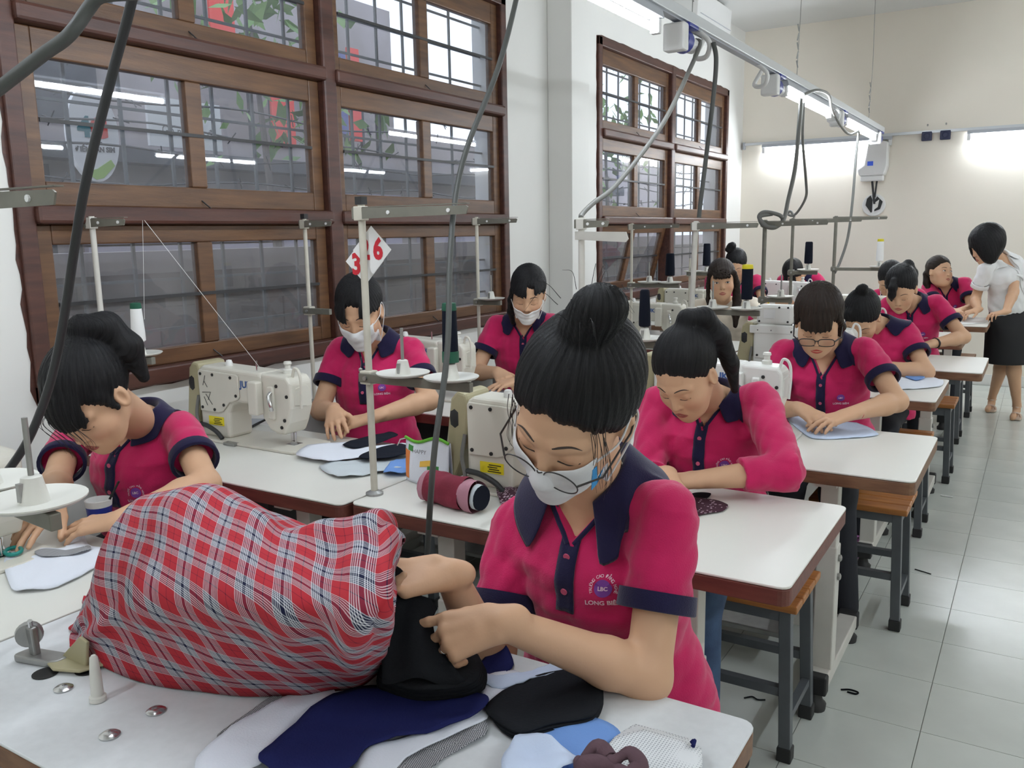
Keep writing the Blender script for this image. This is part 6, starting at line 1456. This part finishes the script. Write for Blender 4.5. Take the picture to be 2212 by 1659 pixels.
for k in range(3):
    d = (2 - k) * 6
    cloth('cloth_oval', [(1048 + d, 1535 + d), (1085, 1498 + d * .5), (1160, 1464 + d * .3), (1240, 1450 + d * .3), (1290 + d * .4, 1470), (1300 + d * .3, 1515 + d * .6), (1280, 1552 + d), (1190, 1568 + d * 1.4), (1125, 1588 + d), (1085, 1572 + d)], 'cloth_charcoal', ('lowest', 'middle', 'topmost')[k] + ' of the stacked charcoal oval pieces', z=ZT + .002 + k * .0045, amp=.0015, thick=.003, seed=10 + k)
cloth('cloth_piece', [(1085, 1690), (1115, 1630), (1165, 1580), (1230, 1556), (1290, 1560), (1340, 1588), (1300, 1625), (1260, 1690)], 'cloth_blue', 'smooth sky blue cloth piece near the table corner', z=ZT + .002, amp=.003, thick=.002, seed=14)
cloth('cloth_scrap', [(1085, 1680), (1105, 1620), (1150, 1600), (1200, 1625), (1255, 1660), (1200, 1690)], 'cloth_pale', 'crumpled pale blue scrap on the sky blue cloth', z=ZT + .007, amp=.012, jag=.001, seed=15)
def meshmat():
    m = mat('cloth_mesh', rgb(226, 228, 230), .9); nt = m.node_tree; tc = nt.nodes.new('ShaderNodeTexCoord'); v = nt.nodes.new('ShaderNodeTexVoronoi'); v.inputs['Scale'].default_value = 230; v.inputs['Randomness'].default_value = .0; nt.links.new(tc.outputs['Object'], v.inputs['Vector'])
    r = nt.nodes.new('ShaderNodeValToRGB'); r.color_ramp.interpolation = 'CONSTANT'; r.color_ramp.elements[0].color = (*rgb(168, 172, 178), 1); r.color_ramp.elements[1].position = .30; r.color_ramp.elements[1].color = (*rgb(230, 232, 234), 1)
    nt.links.new(v.outputs['Distance'], r.inputs['Fac']); nt.links.new(r.outputs['Color'], nt.nodes['Principled BSDF'].inputs['Base Color'])
meshmat()
for k in range(5):
    d = k * 5; cloth('mesh_square', [(1338 - d * .6, 1588 + d * .4), (1372 + d, 1568 + d * .5), (1488 + d * 1.3, 1598 + d), (1505 + d * .6, 1640 + d), (1450, 1690), (1320, 1690), (1292, 1640)], 'cloth_mesh', ('bottom', 'second lowest', 'middle', 'second highest', 'topmost')[k] + ' white mesh fabric square of the stack by the table corner', z=ZT + .002 + (4 - k) * .0035 if False else ZT + .002 + k * .0035, amp=.0012, thick=.0015, seed=20 + k, curv=.1)
b = MB(); c = atz(1322, 1648, ZT + .03)
tag(MB().tube(cat_spline([c + np.array(v) for v in ((-.035, -.01, 0), (-.022, .005, .012), (-.004, 0, .004), (.004, -.004, .006), (.02, .008, .016), (.036, .004, .006), (.028, -.012, .0), (.008, -.008, .002), (-.012, -.014, .004), (-.034, -.016, -.004), (-.035, -.01, 0))], 6), np.array(list(np.abs(np.sin(np.linspace(0, 9, 61))) * .006 + .006)), 10).build('hair_scrunchie', 'cloth_brown', smooth=180), 'brownish mauve knotted cloth scrunchie on the white mesh squares', 'scrunchie')
tag(MB().tube(cat_spline([atz(1493, 1606, ZT + .022), atz(1500, 1600, ZT + .026), atz(1497, 1612, ZT + .024)], 4), .003, 6).build('dark_lint', 'cloth_navy'), 'tiny dark navy tuft on the mesh squares', 'lint')
# black stack with one sheet lifted to her hand
for k in range(7):
    d = k * 4; cloth('black_sheet', [(815 + d * .3, 1490 - d), (830, 1420), (865, 1350 - d * .4), (960, 1400 - d * .3), (1045 - d * .5, 1445 - d), (1048 - d * .6, 1490 - d * .8), (1000, 1512 - d), (900, 1520 - d)], 'cloth_black', ('bottom', 'second', 'third', 'fourth', 'fifth', 'sixth', 'top')[k] + ' sheet of the black fabric stack under her hand', z=ZT + .014 + k * .006, amp=.002, thick=.004, seed=30 + k)
wA = hero['tips']['A']; top = np.array([np.mean([wA[0], wA[4]], 0)])[0]
G = []
for t in np.linspace(0, 1, 15):
    row = []
    for s_ in np.linspace(0, 1, 15):
        a = atz(850 - 25 * t, 1350 + 120 * t, ZT + .06); b_ = atz(930 + 75 * t, 1385 + 90 * t, ZT + .06)
        base = a * (1 - s_) + b_ * s_; q0 = aty(852, 1222, .96); q1 = aty(945, 1318, 1.0); up = q0 * (1 - s_) + q1 * s_
        p = up * (1 - t) + base * t; p = p + np.array([0, -.018 * math.sin(math.pi * t), .012 * math.sin(math.pi * t) + .006 * math.sin(s_ * 9 + t * 4)]); row.append(p)
    G.append(row)
tag(MB().grid(np.array(G)).build('lifted_black_sheet', 'cloth_black', smooth=180, solid=.002), 'black fabric sheet lifted between her two hands', 'cloth')
cloth('cloth_scrap', [(832, 1345), (852, 1335), (856, 1352), (838, 1368)], 'cloth_pale', 'striped pale scrap peeking beside the plaid cover', z=ZT + .05, amp=.002, seed=40)
mat('teal', rgb(20, 130, 122), .4)
# table by the first window
cloth('cloth_piece', [(640, 985), (665, 965), (760, 958), (800, 965), (880, 962), (830, 985), (790, 990), (710, 998)], 'cloth_white', 'white cut cloth piece beside the presser foot', z=ZT + .0105, amp=.004, seed=41)
cloth('cloth_piece', [(690, 1012), (715, 1000), (760, 1000), (830, 985), (900, 990), (880, 1010), (800, 1028), (730, 1035)], 'cloth_grey', 'pale grey cut cloth piece nearest the table edge', z=ZT + .001, amp=.006, seed=42)
cloth('cloth_piece', [(740, 962), (775, 950), (840, 935), (860, 942), (820, 958), (770, 970)], 'cloth_denim', 'dark denim pocket piece under the masked hands', z=ZT + .018, amp=.003, seed=43)
cloth('cloth_piece', [(775, 990), (800, 975), (860, 960), (890, 968), (885, 980), (830, 992)], 'cloth_denim', 'dark denim piece lying on the white cloth', z=ZT + .02, amp=.002, seed=44)
cloth('cloth_scrap', [(828, 1025), (850, 1003), (890, 990), (900, 1020), (860, 1030)], 'cloth_blue', 'crumpled blue scrap at the joint of two tables', z=ZT + .002, amp=.01, seed=45)
ph = empty('mobile_phone', atz(540, 917, ZT + .001)); tag(ph, 'black mobile phone lying behind the scrawled machine', 'phone')
MB().prism(rrect(-.035, .035, -.07, .07, .008), (0, 0, 0), (.9, .4, 0), (-.4, .9, 0), .008).build('case', 'rubber', ph, bevel=0.002); MB().prism(rrect(-.031, .031, -.06, .06, .004), (0, 0, .0085), (.9, .4, 0), (-.4, .9, 0), .0006).build('screen', 'lamp_grey', ph)
# pouch and pencil case on the second table
pc = empty('pencil_case', (aty(978, 1045, 1.72)[0], 1.72, ZT)); tag(pc, 'maroon fabric pencil case with pink ends', 'pencil case'); L_ = .165; R_ = .043
def pcs(x0, x1, rr, m, nm, sd):
    P_ = []
    for x in np.linspace(x0, x1, 12):
        row = []
        for a in np.linspace(0, 2 * math.pi, 25):
            q = rr * (1 + .05 * math.sin(3 * a + x * 60 + sd) + .03 * math.sin(x * 160 + a)); row.append((x, q * math.cos(a) * .95, max(.002, R_ * .92 + q * math.sin(a))))
        P_.append(row)
    P_ = np.array(P_); rot = math.radians(-8); c_, s2 = math.cos(rot), math.sin(rot); X_ = P_[..., 0].copy(); P_[..., 0] = X_ * c_ - P_[..., 1] * s2; P_[..., 1] = X_ * s2 + P_[..., 1] * c_
    return MB().grid(P_).build(nm, m, pc, smooth=180)
pcs(-.075, .05, R_, 'cloth_maroon', 'body', 1); pcs(-.092, -.072, R_ * .93, 'cloth_mauve', 'end_panel', 2); pcs(.048, .085, R_ * .97, 'cloth_mauve', 'end_panel', 3); pcs(.083, .098, R_ * .75, 'cloth_grey', 'lining', 4)
MB().lathe([(0, 0), (R_ * .9, 0), (R_ * .9, .002), (0, .002)], (-.0905, .012, R_ * .92), 16, (-1, .14, 0)).build('end_cap', 'cloth_mauve', pc); MB().lathe([(0, 0), (R_ * .74, 0), (R_ * .74, .002), (0, .002)], (.096, -.013, R_ * .92), 16, (1, -.14, 0)).build('end_cap', 'cloth_denim', pc)
po = empty('zip_pouch', (aty(925, 1000, 1.86)[0], 1.86, ZT)); tag(po, 'white zip pouch printed with oranges and a green zip', 'pouch')
def pouch(off, m, nm, x0=-.075, x1=.075, z0=0.0, z1=.12, inset=0.0, bulge=.028):
    P_ = []
    for z in np.linspace(z0, z1, 13):
        row = []
        for x in np.linspace(x0, x1, 17):
            e_ = (1 - (x / .078) ** 2); t_ = z / .12; top_ = .012 * math.sin(x * 45); row.append((x, -(bulge * max(e_, 0) ** .6 * (1 - t_ ** 2 * .9) + off), z * (1 + .12 * top_ / .012 * .6) + .002))
        P_.append(row)
    return MB().grid(np.array(P_)).build(nm, m, po, smooth=180, solid=.0015)
pouch(0.0, 'cloth_white', 'front'); pouch(-.006, 'cloth_white', 'back', bulge=-.028)
mat('print_orange', rgb(226, 132, 66), .7); mat('print_green', rgb(66, 140, 70), .7); mat('print_yellow', rgb(236, 190, 84), .7); mat('zip_green', rgb(96, 170, 40), .6)
pouch(.0012, 'print_orange', 'orange_print', -.074, -.055, .01, .09); pouch(.0012, 'print_yellow', 'yellow_print', -.012, .028, .05, .066); pouch(.0012, 'print_green', 'green_print', .015, .05, .03, .052); pouch(.0013, 'print_green', 'leaf_print', -.062, -.045, .092, .108)
MB().tube([(x, -.004, .12 * (1 + .12 * math.sin(x * 45) * .6) + .004) for x in np.linspace(-.076, .076, 20)], .0045, 8).build('zip', 'zip_green', po, smooth=60); MB().tube([(-.076, -.004, .122), (-.09, -.01, .118), (-.1, -.012, .1)], .0022, 6).build('zip_pull', 'chrome', po)
flat_text('pouch_lettering', 'HAPPY', (-.01, -.0262, .094), (1, 0, 0), (0, .15, 1), .016, 'sign_grey', po)
def floralmat():
    m = mat('floral', rgb(62, 26, 44), .9); nt = m.node_tree; tc = nt.nodes.new('ShaderNodeTexCoord'); v = nt.nodes.new('ShaderNodeTexVoronoi'); v.inputs['Scale'].default_value = 95; v.inputs['Randomness'].default_value = .35; nt.links.new(tc.outputs['Object'], v.inputs['Vector'])
    r = nt.nodes.new('ShaderNodeValToRGB'); r.color_ramp.interpolation = 'CONSTANT'; a = rgb(60, 24, 42); w = rgb(214, 190, 202)
    for k, (p, c) in enumerate(((0, a), (.12, w), (.26, a), (.33, w), (.40, a))):
        e = r.color_ramp.elements[k] if k < 2 else r.color_ramp.elements.new(p); e.position = p; e.color = (*c, 1)
    nt.links.new(v.outputs['Distance'], r.inputs['Fac']); nt.links.new(r.outputs['Color'], nt.nodes['Principled BSDF'].inputs['Base Color'])
floralmat()
cloth('floral_cloth', [(1072, 1060), (1090, 1032), (1120, 1010), (1140, 1040), (1120, 1095), (1085, 1098)], 'floral', 'maroon floral cloth bunched beside the pencil case', z=ZT + .002, amp=.014, seed=50)
cloth('floral_cloth', [(1440, 1110), (1480, 1080), (1535, 1080), (1572, 1092), (1560, 1106), (1500, 1118), (1450, 1150)], 'floral', 'maroon floral cloth piece before the long-sleeved woman', z=ZT + .001, amp=.002, seed=51)
cloth('cloth_scrap', [(1475, 1078), (1500, 1066), (1535, 1068), (1528, 1078), (1495, 1082)], 'cloth_black', 'black scrap under the long-sleeved forearm', z=ZT + .001, amp=.002, seed=52)
# ponytail woman's table
cloth('white_garment', [(10, 1215), (60, 1190), (140, 1190), (165, 1150), (178, 1140), (190, 1180), (235, 1195), (205, 1230), (125, 1270), (60, 1280), (25, 1275)], 'cloth_white', 'white cloth piece spread under the ponytail woman hands', z=ZT + .002, amp=.004, thick=.003, seed=60)
cloth('cloth_scrap', [(75, 1195), (100, 1188), (150, 1192), (190, 1182), (195, 1190), (140, 1202), (90, 1204)], 'check_grey', 'small checked scrap between the ponytail woman hands', z=ZT + .010, amp=.002, seed=61)
cu = empty('blue_cup', atz(168, 1150, ZT + .001) + np.array([0, .06, 0])); tag(cu, 'dark blue and white cup behind the hands of the ponytail woman', 'cup')
MB().lathe([(.024, 0), (.026, .004), (.03, .05), (.0, .05)], (0, 0, 0), 20).build('band', 'plastic_blue', cu, smooth=40); MB().lathe([(.030, .05), (.032, .066), (.029, .067), (.027, .052)], (0, 0, 0), 20).build('rim', 'plastic_white', cu, smooth=40); MB().cyl((.01, 0, .03), (.045, .03, .11), .003, n=6).build('stick', 'rubber', cu)
def scissors(loc, rz, label, m):
    o = empty('scissors', loc, rz); tag(o, label, 'scissors')
    for s_ in (-1, 1):
        th_ = np.linspace(0, 2 * math.pi, 17); MB().tube([(-.05 + .026 * math.cos(t), s_ * .022 + .016 * math.sin(t), .005) for t in th_], .0045, 7, False).build('handle', m, o, smooth=60)
        MB().prism([(-.03, s_ * .008), (.0, -.004 * s_), (.07, -.008 * s_), (.075, -.004 * s_), (.0, .006 * s_)][::(1 if s_ < 0 else -1)], (0, 0, .004 if s_ < 0 else .0055), (1, 0, 0), (0, 1, 0), .0012).build('blade', 'chrome', o)
    MB().lathe([(.004, 0), (.004, .003)], (0, 0, .005), 8).build('pivot', 'steel_dull', o)
scissors(atz(1035, 846, ZT + .001), 2.6, 'teal-handled scissors before the second masked woman', 'teal'); scissors(atz(2, 1185, ZT + .012), 2.7, 'green-handled scissors beside the ponytail woman machine', 'teal')
cloth('cloth_scrap', [(1040, 850), (1065, 838), (1090, 848), (1085, 858), (1050, 862)], 'cloth_pale', 'pale blue scrap beside the teal scissors', z=ZT + .002, amp=.005, seed=62)
cloth('cloth_scrap', [(970, 858), (1000, 852), (1040, 862), (1020, 872), (985, 870)], 'cloth_white', 'white scrap on the second masked woman table', z=ZT + .001, amp=.002, seed=63)
bt = empty('water_bottle', (aty(1403, 645, 5.1)[0] - .02, 5.1, ZT)) ; tag(bt, 'clear plastic bottle with white cap behind a far machine', 'bottle')
glassmat('bottle_plastic', .25, (.9, .92, .95)); MB().lathe([(.03, 0), (.032, .01), (.032, .16), (.03, .18), (.013, .215), (.013, .225)], (0, 0, 0), 20).build('bottle_body', 'bottle_plastic', bt, smooth=50); MB().lathe([(.016, .222), (.016, .245), (0, .246)], (0, 0, 0), 16).build('bottle_cap', 'plastic_white', bt, smooth=40)
# right-hand tables
cloth('pale_blue_cloth', [(1700, 905), (1730, 900), (1790, 912), (1850, 915), (1898, 940), (1830, 948), (1755, 948), (1720, 925)], 'cloth_pale', 'pale blue striped cloth under rectangular-glasses hands', z=ZT + .001, amp=.002, seed=70)
cloth('round_white_cloth', [(1870, 822), (1930, 812), (1990, 812), (2035, 822), (2030, 836), (1960, 842), (1890, 838)], 'cloth_white', 'round white cloth on the bowed woman table', z=ZT + .001, amp=.003, seed=71)
cloth('cloth_scrap', [(1955, 815), (1975, 811), (1998, 816), (1980, 822)], 'cloth_blue', 'little blue scrap on the round white cloth', z=ZT + .008, amp=.002, seed=72)
cloth('paper_sheet', [(2045, 690), (2080, 684), (2138, 688), (2128, 698), (2070, 702)], 'paper', 'white paper sheets under the standing woman hands', cat='paper', curv=0, z=ZT + .001, amp=.001, seed=73)
cloth('white_cloth', [(1640, 688), (1670, 682), (1715, 686), (1700, 696), (1655, 698)], 'cloth_white', 'white cloth on a far table beyond the control box', z=ZT + .001, amp=.002, seed=74)
pl3 = draped([[np.array([x, 3.70, ZT + .01]), np.array([x, 3.68, ZT + .10]), np.array([x, 3.74, ZT + .24 - .06 * abs(t)]), np.array([x, 3.84, ZT + .27 - .06 * abs(t)]), np.array([x, 3.95, ZT + .2]), np.array([x, 4.0, ZT + .02])] for t, x in ((-1, -2.2), (0, -2.05), (.3, -1.9), (1, -1.75))], 'red and grey plaid cloth over the machine beside the pillar', ns=40, nv=40, wr=.005, seed=2)
# bits on the floor
def lint(px, shape, r, m, label): c = atz(*px, r); tag(MB().tube(cat_spline([c + np.array(v) for v in shape], 5), r, 6).build('floor_lint', m, smooth=60), label, 'lint')
lint((1838, 1495), ((-.03, 0, 0), (-.005, .012, .001), (.02, .006, .002), (.015, -.006, .001), (-.01, -.004, .0)), .0028, 'cloth_black', 'dark curled cloth thread on the floor tiles')
lint((1992, 1235), ((-.03, .015, 0), (0, .002, .001), (.035, -.01, 0)), .0022, 'cloth_black', 'dark lint sliver on the floor beside a stool')
lint((2045, 1072), ((-.03, .004, 0), (0, .0, 0), (.03, -.004, 0)), .004, 'paper', 'white chalk stub on the floor tiles')
lint((1630, 1510), ((-.03, -.01, 0), (-.01, .008, .001), (.01, .0, .001), (.03, .012, 0)), .0024, 'cloth_charcoal', 'grey lint under the stool of the long-sleeved woman')
